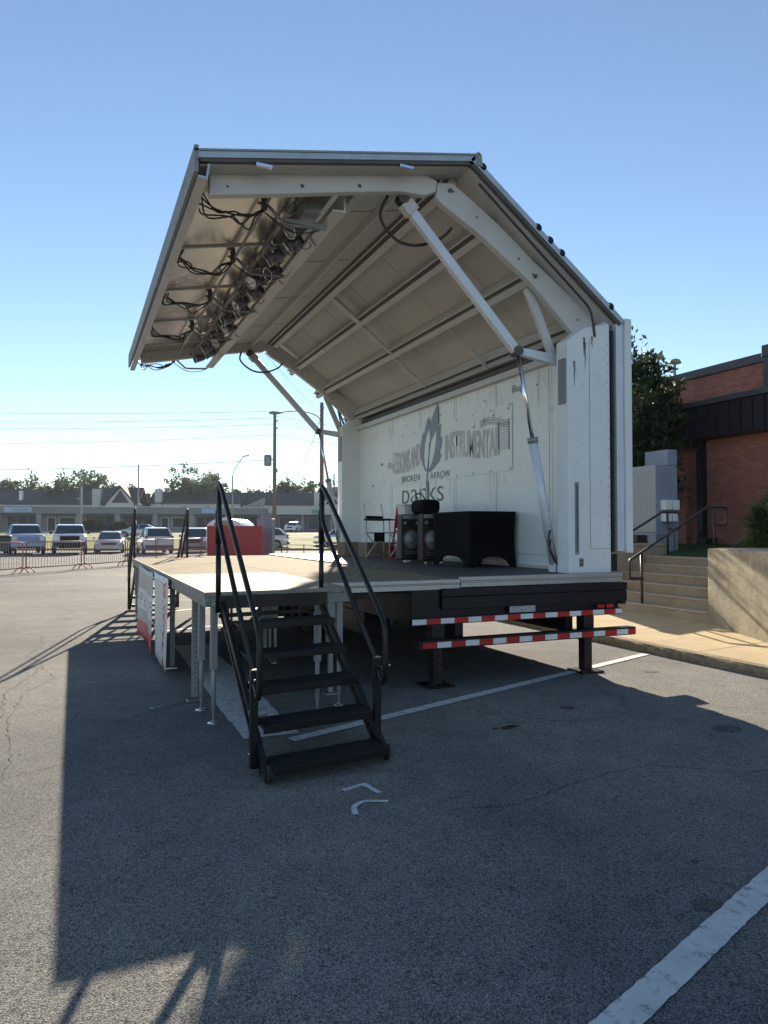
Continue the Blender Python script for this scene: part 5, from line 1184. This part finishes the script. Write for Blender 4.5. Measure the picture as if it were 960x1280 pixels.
def house(px0, D0, px1, D1, depth, eave, ridge, label, gables=()):
    Mx, L = frame_at(px0, D0, px1, D1); t = placed('apartment_house', label, 'house', Mx, 1.25, 'houses behind the shops')
    B().box(0, L, 0, depth, 0, eave).build('wall', M_SIDING, t)
    r_ = B().prism([(-.6, eave - .1), (depth / 2, ridge), (depth + .6, eave - .1), (depth + .6, eave + .1), (depth / 2, ridge + .22), (-.6, eave + .12)], 0, -.6, L + .6).build('roof', M_ROOFD, t)
    n_ = int(L / 5)
    for k in range(n_):
        x = 1.5 + k * 5; f = B().box(x, x + 1.5, -.06, -.005, eave - 1.9, eave - .5).build('window', M_WHITE, t); B().box(x + .1, x + 1.4, -.09, -.065, eave - 1.8, eave - .6).build('pane', M_SHOPG, f)
    for (gx, gw) in gables:
        g = B().m(M_SIDING).prism([(gx, 0), (gx, eave), (gx + gw / 2, ridge - .3), (gx + gw, eave), (gx + gw, 0)], 1, -1.5, depth / 2).build('gable', None, t)
        B().m(M_ROOFD).prism([(gx - .5, eave - .25), (gx + gw / 2, ridge - .05), (gx + gw + .5, eave - .25), (gx + gw + .5, eave + .05), (gx + gw / 2, ridge + .25), (gx - .5, eave + .05)], 1, -2.0, depth / 2).build('gable_roof', None, t)
        B().m(M_ROOFD).prism([(gx + gw * .18, eave + .1), (gx + gw / 2, ridge - .8), (gx + gw * .82, eave + .1)], 1, -1.56, -1.505).build('attic_vent', None, g)
    return t
h1 = house(-60, 155, 128, 158, 12, 6.0, 9.2, 'long low dark-roofed house behind the left end of the shops')
Mx, L = frame_at(-60, 155, 128, 158)
B().box(L - 2.0, L - .2, -.9, .8, 0, 9.4).build('chimney', M_SIDING, h1)
B().box(13.5, 14.2, 1, 1.8, 5.8, 9.0).build('chimney', M_WHITE, h1)
house(131, 152, 170, 153, 12, 6.0, 9.6, 'gabled house with pale trim behind the bare pole', gables=((.6, 5.6),))
h3 = house(188, 156, 300, 158, 12, 6.2, 8.7, 'wide dark-roofed house behind the middle of the shops')
B().box(1.0, 2.4, -.5, 1.0, 0, 9.3).build('chimney', M_SIDING, h3)
h4 = house(303, 160, 470, 163, 12, 6.0, 8.9, 'dark-roofed house behind the right end of the shops', gables=((17.5, 5.2),))
B().box(16.0, 17.3, -.8, 1, 0, 8.8).build('chimney', M_SIDING, h4)

# ------------------------------------------------------------------ poles, lamps, wires
def wire_pts(a, b, sag, n=10):
    return [Vector(a).lerp(Vector(b), k / n) - Vector((0, 0, sag * 4 * (k / n) * (1 - k / n))) for k in range(n + 1)]
pT = W(343, 75); bT = gz(75)
t = thing('utility_pole', 'tall wooden utility pole carrying a grey transformer', 'utility pole', (pT.x, pT.y, bT))
B().tube([(0, 0, -.2), (0, 0, 13.3)], .24, 10, r2=.16).build('pole', M_WOODPOLE, t)
rt = Vector((math.cos(YAW), -math.sin(YAW), 0))
q = rt * -0.72; B().lathe([(0, 0), (.36, 0), (.40, .1), (.40, 1.05), (.33, 1.15), (0, 1.15)], Matrix.Translation((q.x, q.y, 7.6)), 16).build('transformer', M_GALV, t)
B().bar(rt * -.45 + Vector((0, 0, 8.3)), rt * .1 + Vector((0, 0, 8.3)), .12, .1).build('bracket', M_GALV, t)
m = B()
for z_ in (12.9, 12.3, 11.5, 6.9, 7.1): m.lathe([(0, 0), (.07, 0), (.09, .08), (.05, .18), (0, .2)], Matrix.Translation(tuple(rt * (.25 if z_ < 12.8 else 0) + Vector((0, 0, z_)))), 8)
m.build('insulator', M_GALV, t)
pL = W(402, 47.7)
t = thing('lamp_pole', 'wooden street pole with a lamp arm reaching left, right of the near stairs', 'street lamp', (pL.x, pL.y, 0))
B().tube([(0, 0, -.2), (0, 0, 10.1)], .17, 10, r2=.12).build('pole', M_WOODPOLE, t)
m = B().tube(spline([(0, 0, 8.75), rt * -.35 + Vector((0, 0, 9.2)), rt * -1.2 + Vector((0, 0, 9.5)), rt * -2.2 + Vector((0, 0, 9.5)), rt * -2.75 + Vector((0, 0, 9.42))], 5), .035, 8).build('lamp_arm', M_GALV, t)
Mh = Matrix(((rt.x, -rt.y, 0, rt.x * -3.1), (rt.y, rt.x, 0, rt.y * -3.1), (0, 0, 1, 9.38), (0, 0, 0, 1)))
m = B(); rings = []
for i in range(7):
    v = i / 6; s_ = math.sin(math.pi * min(1, .12 + v * .88)) ** .6
    rings.append([Mh @ Vector((-.45 + .9 * v, .17 * s_ * math.cos(a), (.13 if math.sin(a) > 0 else .09) * s_ * math.sin(a))) for a in [k * math.pi / 5 for k in range(10)]])
m.loft(rings); m.build('lamp_head', M_GALV, t)
m = B()
for k in range(4): m.lathe([(0, 0), (.03, .0), (.04, .05), (0, .1)], Matrix.Translation(tuple(rt * -.12 + Vector((0, 0, 8.9 + k * .3)))), 6)
m.build('insulator', M_GALV, t)
def street_lamp(px, D, h, arm, label, side=1):
    p = W(px, D); t = thing('street_lamp', label, 'street lamp', (p.x, p.y, gz(D)), group='tall metal street lamps by the shops')
    B().tube([(0, 0, 0), (0, 0, h - 1.2)], .14, 8, r2=.09).build('pole', M_GALV, t)
    m = B(); m.tube([(0, 0, h - 1.25), rt * (.25 * side) + Vector((0, 0, h - .3)), rt * (arm * side) + Vector((0, 0, h + 1.6))], .06, 6); m.build('arm', M_GALV, t)
    a = rt * (arm * side) + Vector((0, 0, h + 1.6)); B().bar(a, a + rt * .9 * side + Vector((0, 0, .15)), .3, .16).build('lamp_head', M_GALV, t)
street_lamp(290.5, 104, 9.6, 1.5, 'tall street lamp with its arm angled up to the right, behind the red container')
for px, D, h, r, lab in ((101, 100, 6.6, .2, 'short pale pole with a bracket in front of the shops, above the white pickup'), (172.5, 128, 12.1, .16, 'thin wooden pole rising behind the shops, left of the big round tree'), (417.5, 120, 9.8, .16, 'thin distant pole just left of the far stage pillar'), (323.5, 92, 4.6, .05, 'thin dark post in front of the shops, beside the red container')):
    p = W(px, D); t = thing('pole', lab, 'pole', (p.x, p.y, gz(D)))
    B().tube([(0, 0, 0), (0, 0, h)], r, 8, r2=r * .7).build('shaft', M_STUCCO if px == 101 else M_WOODPOLE, t)
    if px == 101: B().box(-.6, .1, -.1, .1, h - 1.9, h - 1.6).build('bracket', M_STUCCO, t)
    if px == 417.5: B().lathe([(0, 0), (.25, 0), (.28, .8), (0, .85)], Matrix.Translation((.4, 0, h - 3)), 8).build('transformer', M_GALV, t)
topT = Vector((pT.x, pT.y, 0))
for k, (zt, pxe, De, ye, sag, rr) in enumerate(((14.1, -120, 78, 14.6, .25, .02), (13.4, -120, 78, 13.6, .3, .02), (12.7, -120, 78, 12.9, .3, .02), (11.6, -120, 78, 11.0, .3, .02), (9.0, -120, 70, 7.4, .3, .03), (7.9, -120, 74, 7.0, -.35, .02))):
    e = W(pxe, De); p = wire_pts((pT.x, pT.y, zt), (e.x, e.y, ye), sag)
    tag(B().tube(p, rr, 5).build('power_line', M_FARW), 'thin power line running left from the transformer pole, ' + ['topmost', 'second', 'third', 'fourth', 'fifth, thick and low', 'lowest'][k] + ' of the six', 'power line', 'power lines over the shops')
for k, (zt, ye, sag) in enumerate(((13.6, 12.2, .2), (12.9, 11.4, .2), (11.6, 10.2, .25), (7.9, 6.6, .2), (5.0 + 1.9, 6.4, .1))):
    e = W(520, 80); tag(B().tube(wire_pts((pT.x, pT.y, zt), (e.x, e.y, ye), sag), .02, 5).build('power_line', M_FARW), 'thin power line running right from the transformer pole behind the stage, ' + ['topmost', 'second', 'third', 'fourth', 'lowest'][k] + ' of the five', 'power line', 'power lines over the shops')
a = W(405, 47.7, 9.8); e = W(359, 75, 6.2)
tag(B().tube(wire_pts(a, e, 1.0, 14), .02, 5).build('power_line', M_FARW), 'sagging cable curving down from the lamp pole to the left', 'power line', 'power lines over the shops')
a = W(402, 47.7, 9.4); e = W(330, 30, 9.0)
tag(B().tube(wire_pts(a, e, .1, 8), .008, 5).build('power_line', M_FARW), 'thin overhead cable passing from the lamp pole up behind the canopy', 'power line', 'power lines over the shops')
# pipe rail fence
t = thing('pipe_rail_fence', 'low black pipe rail fence on the grass right of the blue-grey cabinet', 'fence')
for px in (352, 359, 402 - 22, 424, 446): p = W(px, 47); B().tube([(p.x, p.y, 0), (p.x, p.y, .56)], .03, 6).build('post', M_BLACK, t)
for z_ in (.54, .30): B().tube([W(338, 47, z_), W(450, 47, z_)], .022, 6).build('rail', M_BLACK, t)

# ------------------------------------------------------------------ parked cars
def car(label, px, D, head, paint, spec, z=None, group='parked cars beyond the lot', dark_front=False, name='parked_car', cat='car'):
    """head: heading of the nose in degrees, 0 = away from the camera, 180 = facing it, positive clockwise"""
    p = W(px, D); zz = gz(D) if z is None else z
    a = YAW + math.atan((px - 480) / F) + R(head)                                       # clockwise from +y
    t = thing(name, label, cat, (p.x, p.y, zz), math.pi / 2 - a, group)
    body, gh, Wd = spec['body'], spec['gh'], spec['w'] / 2
    def ring(x, zb, zm, zt, w):
        w *= Wd; return [(x, -w * .93, zb), (x, -w, zb + .12), (x, -w, zm), (x, -w * .97, zm + (zt - zm) * .5), (x, -w * .84, zt), (x, 0, zt + .025), (x, w * .84, zt), (x, w * .97, zm + (zt - zm) * .5), (x, w, zm), (x, w, zb + .12), (x, w * .93, zb)]
    m = B().loft([ring(*q) for q in body]); bd = m.build('body', paint, t); bd.modifiers.new('e', 'BEVEL').width = .015
    def gring(x, zb, zt, wb, wt): wb *= Wd; wt *= Wd; return [(x, -wb, zb), (x, -wt, zt), (x, wt, zt), (x, wb, zb)]
    B().loft([gring(*q) for q in gh], smooth=False).build('windows', M_GLASS, t)
    (xf, zbf, ztf, wbf, wtf), (xr, zbr, ztr, wbr, wtr) = gh[0], gh[-1]
    up = [q for q in gh if q[2] > q[1] + .2]
    m = B().loft([[(q[0], -q[4] * Wd * 1.01, q[2] - .01), (q[0], -q[4] * Wd * .9, q[2] + .045), (q[0], q[4] * Wd * .9, q[2] + .045), (q[0], q[4] * Wd * 1.01, q[2] - .01)] for q in up], smooth=False); m.build('roof', paint, t, bevel=.015)
    m = B()
    for s in (-1, 1):
        m.bar((xf, s * wbf * Wd, zbf), (up[0][0], s * up[0][4] * Wd, up[0][2]), .06, .06)
        m.bar((xr, s * wbr * Wd, zbr), (up[-1][0], s * up[-1][4] * Wd, up[-1][2]), spec.get('cp', .12), .07)
        for xq in spec.get('pil', []):
            q = min(up, key=lambda q: abs(q[0] - xq)); m.bar((xq, s * (q[3] * Wd + .004), q[1]), (xq, s * (q[4] * Wd + .006), q[2]), .07, .03)
    m.build('pillars', paint, t)
    r = spec['r']
    for x in spec['wx']:
        for s in (-1, 1):
            M = Matrix.Translation((x, s * (Wd - .10), r)) @ Matrix.Rotation(R(90) * s, 4, 'X').inverted()
            w = B().lathe([(0, -.10), (r * .62, -.10), (r * .95, -.08), (r, -.04), (r, .08), (r * .95, .115), (r * .64, .12), (r * .62, .09), (0, .08)], M, 18).build('wheel', M_RUBBER, t)
            B().lathe([(0, .095), (r * .2, .11), (r * .25, .095), (r * .6, .10), (r * .62, .125), (r * .58, .128), (0, .128)], M, 18).build('rim', M_GALV, w)
            B().lathe([(0, .06), (r * 1.13, .06), (r * 1.13, .108), (0, .108)], M, 18).build('wheel_arch', M_CASE, t)
    xf0 = body[0][0] if body[0][0] > body[-1][0] else body[-1][0]; xr0 = -xf0 if 'xr' not in spec else spec['xr']
    zh = spec['zh']; hw = spec.get('hw', .30)
    for s in (-1, 1):
        B().box(xf0 - .16, xf0 + .005, s * Wd * .76 - hw / 2, s * Wd * .76 + hw / 2, zh - spec.get('hh', .09), zh + spec.get('hh', .09)).build('headlight', mat('headlight_glass', (.62, .66, .70), .12, .3), t, bevel=.03)
        B().box(xr0 - .012, xr0 + .12, s * Wd * .86 - .07, s * Wd * .86 + .07, spec['zt'] - .14, spec['zt'] + .14).build('tail_light', mat('tail_lens', (.30, .02, .02), .25), t, bevel=.02)
        B().box(gh[0][0] - .35, gh[0][0] - .23, s * (Wd + .02), s * (Wd + .20), gh[0][1] + .02, gh[0][1] + .17).build('mirror', M_CASE if dark_front else paint, t, bevel=.03)
    g = spec['grille']; B().box(xf0 - .1, xf0 + .012, -g[0], g[0], g[1], g[2]).build('grille', spec.get('gm', M_CASE), t, bevel=.02)
    m = B().m(M_CASE if dark_front else paint).box(xf0 - .12, xf0 + .06, -Wd * .92, Wd * .92, g[3], g[4]).m(M_CASE).box(xf0 - .1, xf0 + .065, -Wd * .6, Wd * .6, g[3] - .10, g[3]); m.build('bumper', None, t, bevel=.03)
    m = B().m(spec.get('rb', M_CASE)).box(xr0 - .06, xr0 + .12, -Wd * .92, Wd * .92, .38, .58); m.build('bumper', None, t, bevel=.03)
    pl = mat('number_plate', (.62, .63, .62), .5); B().box(xr0 - .072, xr0 - .02, -.16, .16, spec.get('pz', .75), spec.get('pz', .75) + .15).build('licence_plate', pl, t)
    return t
SEDAN = dict(w=1.80, r=.32, wx=(1.40, -1.35), zh=.66, zt=.78, pil=(0, ), grille=(.45, .55, .68, .28, .50), pz=.7,
    body=[(2.32, .30, .48, .58, .74), (2.22, .22, .56, .72, .90), (1.5, .20, .68, .86, .98), (.95, .18, .74, .93, 1), (0, .18, .78, .95, 1), (-1.3, .18, .80, .98, 1), (-1.9, .22, .80, 1.0, .96), (-2.2, .28, .76, .96, .90), (-2.32, .36, .6, .85, .80)],
    gh=[(1.15, .90, .92, .80, .78), (.30, .93, 1.36, .86, .66), (-.4, .94, 1.40, .87, .66), (-.95, .95, 1.34, .86, .64), (-1.75, .98, 1.0, .80, .74)])
SUV = dict(w=1.86, r=.36, wx=(1.40, -1.38), zh=.85, zt=1.0, pil=(0.1, -.9), grille=(.5, .66, .86, .40, .64), pz=.82, rb=mat('grey_plastic_trim', (.08, .08, .085), .6),
    body=[(2.28, .40, .62, .78, .78), (2.18, .30, .72, .92, .93), (1.4, .26, .85, 1.05, .99), (.9, .24, .90, 1.08, 1), (-1.5, .24, .95, 1.12, 1), (-2.12, .30, .95, 1.12, .96), (-2.28, .42, .85, 1.08, .88)],
    gh=[(1.2, 1.04, 1.06, .84, .80), (.45, 1.07, 1.58, .88, .72), (-.5, 1.10, 1.66, .90, .74), (-1.6, 1.12, 1.60, .90, .72), (-2.18, 1.10, 1.14, .84, .78)])
PICK = dict(w=2.0, r=.40, wx=(1.75, -1.65), zh=1.02, zt=1.05, pil=(0,), grille=(.56, .84, 1.16, .50, .76), pz=.62, cp=.15, hh=.13, hw=.3,
    body=[(2.75, .52, .88, 1.16, .92), (2.68, .42, .95, 1.24, .98), (1.2, .40, 1.05, 1.30, 1), (.7, .38, 1.1, 1.30, 1), (-.9, .38, 1.12, 1.30, 1), (-2.7, .42, 1.12, 1.30, 1), (-2.78, .55, 1.0, 1.26, .97)],
    gh=[(1.05, 1.26, 1.28, .90, .86), (.45, 1.29, 1.80, .92, .76), (-.3, 1.30, 1.86, .93, .77), (-.85, 1.30, 1.82, .92, .75), (-1.1, 1.29, 1.31, .90, .82)])
M_CW = mat('white_car_paint', (.66, .68, .70), .25, coat=.6, var=.03); M_CB = mat('pale_blue_car_paint', (.42, .50, .60), .35, coat=.3, var=.06)
M_CS = mat('champagne_car_paint', (.52, .50, .48), .28, .3, coat=.6, var=.03); M_CBL = mat('slate_blue_car_paint', (.16, .21, .28), .3, .3, coat=.6, var=.04); M_CSI = mat('silver_car_paint', (.55, .60, .66), .25, .3, coat=.6, var=.03)
sp1 = dict(PICK); sp1['gm'] = mat('blue_chrome_grille', (.20, .28, .48), .3, .3); sp1['grille'] = (.62, .86, 1.12, .50, .74)
car('pale blue older pickup truck facing the lot, nearest the left edge', 31.5, 46, 180 - 4, M_CB, sp1, name='pickup_truck', cat='pickup truck')
car('white pickup truck with a black front facing the lot, second from the left', 87.5, 46.5, 180, M_CW, PICK, dark_front=True, name='pickup_truck', cat='pickup truck')
car('small champagne sedan facing the lot between the pickup and the white sport utility car', 138.5, 48.5, 180 + 3, M_CS, SEDAN)
car('white sport utility car with its tail towards the lot', 193, 47, -8, M_CW, SUV)
car('slate blue minivan facing the lot, half hidden by the red container', 246, 50, 180 + 4, M_CBL, SUV)
car('silver-white sedan parked sideways on the verge behind the white sport utility car', 174, 76, -86, M_CSI, SEDAN)
car('white hatchback sideways behind the blue-grey cabinet, only its tail showing', 325, 57, -84, M_CW, SUV, z=0.02)
car('white sport utility car parked in front of the dark shop building', 367, 113, 196, M_CW, SUV)
car('silver-grey car half hidden by the far stage pillar', 428, 60, -80, M_CSI, SUV, z=0.1)

# trash cart, red container, cabinet, domed van
p = W(9.5, 43.5); t = thing('trash_cart', 'dark green wheeled trash cart left of the pale blue pickup', 'trash cart', (p.x, p.y, 0.1), -YAW)
B().prism([(-.30, .12), (.30, .12), (.38, 1.0), (-.38, 1.0)], 1, -.38, .38).build('bin', mat('dark_green_plastic', (.015, .05, .035), .5), t, bevel=.04)
B().prism([(-.41, 1.003), (.41, 1.003), (.36, 1.10), (-.36, 1.10)], 1, -.42, .42).build('lid', mat('dark_green_plastic', (.015, .05, .035), .5), t, bevel=.03)
for s in (-1, 1): B().lathe([(0, -.03), (.13, -.03), (.13, .03), (0, .03)], Matrix.Translation((s * .33, .3, .13)) @ Matrix.Rotation(R(90), 4, 'Y'), 14).build('wheel', M_RUBBER, t)
p = W(293.5, 31.5); t = thing('red_container', 'bright red steel container standing beyond the platforms', 'container', (p.x, p.y, 0), -YAW + R(9))
m = B().m(M_REDP).box(-1.16, 1.16, 0, 1.5, .22, 1.68)
m.build('box', None, t, bevel=.012)
m = B()
for x in (-1.175, 1.135): m.box(x, x + .04, -.012, .03, .20, 1.70)
m.box(-1.18, 1.18, -.014, .0, 1.64, 1.70); m.box(-1.18, 1.18, -.014, 0, .20, .26); m.build('rim', M_REDP, t)
m = B()
for y in (.1, .5, .9, 1.3): m.box(-1.20, -1.165, y, y + .05, .25, 1.66)
m.build('rib', mat('pinkish_worn_steel', (.36, .18, .18), .6), t)
for x in (-1.0, .85): B().box(x, x + .15, .1, 1.4, .02, .215).build('skid', M_BLACK, t)
p = W(332.5, 33.5); t = thing('metal_cabinet', 'tall blue-grey metal cabinet beside the red container', 'cabinet', (p.x, p.y, 0), -YAW)
B().box(-.42, .28, 0, .9, .35, 2.05).build('body', mat('slate_blue_steel', (.22, .27, .33), .5), t, bevel=.015)
B().box(.02, .285, -.03, -.001, .9, 2.32).build('riser', mat('slate_blue_steel', (.22, .27, .33), .5), t, bevel=.01)
B().prism([(-.45, 0.02), (.24, 0.02), (.32, .348), (-.48, .348)], 1, -.02, .95).build('base', mat('slate_dark_steel', (.10, .13, .15), .5), t)
for x in (-.2, .08):
    m = B(); m.box(x - .015, x + .015, -.008, -.002, .98, 1.22); m.box(x - .09, x + .09, -.010, -.003, 1.06, 1.09); m.box(x - .09, x + .09, -.010, -.003, 1.14, 1.165); m.build('vent', M_GALV, t)
p = W(279, 38); t = thing('cargo_van', 'white van with a domed roof showing above the red container', 'van', (p.x, p.y, 0), -YAW)
m = B(); rings = []
for y, s in ((0, .95), (.25, 1), (4.2, 1), (4.4, .96)):
    rings.append([(-0.92 * s, y, .35), (-0.95 * s, y, 1.4)] + [(0.95 * s * math.cos(a) * -1, y, 1.62 + .56 * s * math.sin(a)) for a in [math.pi * k / 10 for k in range(11)]] + [(0.95 * s, y, 1.4), (0.92 * s, y, .35)])
m.loft(rings); m.build('body', M_CW, t)
B().prism([(-.5, 1.55), (-.48, 1.88), (-.3, 2.03), (.3, 2.03), (.48, 1.88), (.5, 1.55)], 1, -.02, -.004).build('windscreen', M_GLASS, t)
for s in (-1, 1):
    for y in (.8, 3.5): B().lathe([(0, -.1), (.34, -.1), (.34, .1), (0, .1)], Matrix.Translation((s * .85, y, .34)) @ Matrix.Rotation(R(90), 4, 'Y'), 16).build('wheel', M_RUBBER, t)

# crowd barriers
M_BAR = mat('dusty_red_barrier_tube', (0.34, 0.11, 0.10), 0.5, var=.15); M_BARP = mat('faded_barrier_bar', (0.36, 0.22, 0.21), 0.5, var=.1)
def barrier():
    t = thing('crowd_barrier', None, 'barrier'); L, H = 2.35, 1.08
    m = B(); m.tube([(0.05, 0, .16), (0.05, 0, H - .12), (.08, 0, H - .03), (.17, 0, H), (L - .17, 0, H), (L - .08, 0, H - .03), (L - .05, 0, H - .12), (L - .05, 0, .16), (.05, 0, .16)], .021, 8); m.build('frame', M_BAR, t)
    m = B()
    k = .17
    while k < L - .1: m.tube([(k, 0, .17), (k, 0, H - .01)], .0075, 5); k += .115
    m.build('bars', M_BARP, t)
    for x in (.12, L - .12):
        m = B(); m.tube(spline([(x, -.30, .0), (x, -.24, .10), (x, 0, .19), (x, .24, .10), (x, .30, 0.0)], 4), .02, 8); m.build('foot', M_BAR, t)
    return t
b0 = barrier(); x0, d0 = -15.05, 22.6
pts = [(-14.6, 22.6)]
row = [(-13.55, 22.9), (-12.50, 25.15), (-11.55, 27.5), (-11.05, 29.9), (-10.55, 32.3), (-9.95, 34.7), (-9.3, 37.0)]
row = [(W(px, D)) for px, D in ((-62, 22.4), (31.5, 25.3), (104.5, 28.1), (159, 31.0), (196, 33.4), (226, 35.8), (252, 38.3), (275, 40.6))]
nmz = ['leftmost, partly outside the photo', 'second from the left, in front of the pale blue pickup', 'third, in front of the champagne sedan', 'fourth from the left', 'fifth from the left', 'sixth, behind the far black stairs', 'farthest one, ending at the red container']
for i, (a, c) in enumerate(zip(row, row[1:])):
    o = b0 if i == 0 else copy_tree(b0); d = (c - a).normalized(); st_ = c - d * 2.38 if i == 0 else a
    o.location = (st_.x, st_.y, 0); o.rotation_euler = (0, 0, math.atan2(d.y, d.x))
    o.scale = ((c - a).length / 2.38, 1, 1) if 0 < (c - a).length < 3.2 and i else (1, 1, 1)
    tag(o, 'dusty red crowd barrier, ' + nmz[i], 'barrier', 'crowd barriers across the lot')

# thin summer haze over the lot and the shops
b = B(); b.box(-2700, 2700, -2700, 2700, -1.0, 24.0)
hz = b.build('haze', None); hz.data.materials.clear()
hm = bpy.data.materials.new('haze_air'); hm.use_nodes = True; hn = hm.node_tree.nodes; hn.remove(hn['Principled BSDF'])
pv = hn.new('ShaderNodeVolumePrincipled'); pv.inputs['Color'].default_value = (0.80, 0.88, 1.0, 1); pv.inputs['Density'].default_value = 0.00035; pv.inputs['Anisotropy'].default_value = 0.0
hm.node_tree.links.new(pv.outputs[0], hn['Material Output'].inputs['Volume']); hz.data.materials.append(hm); tag(hz, kind='stuff')
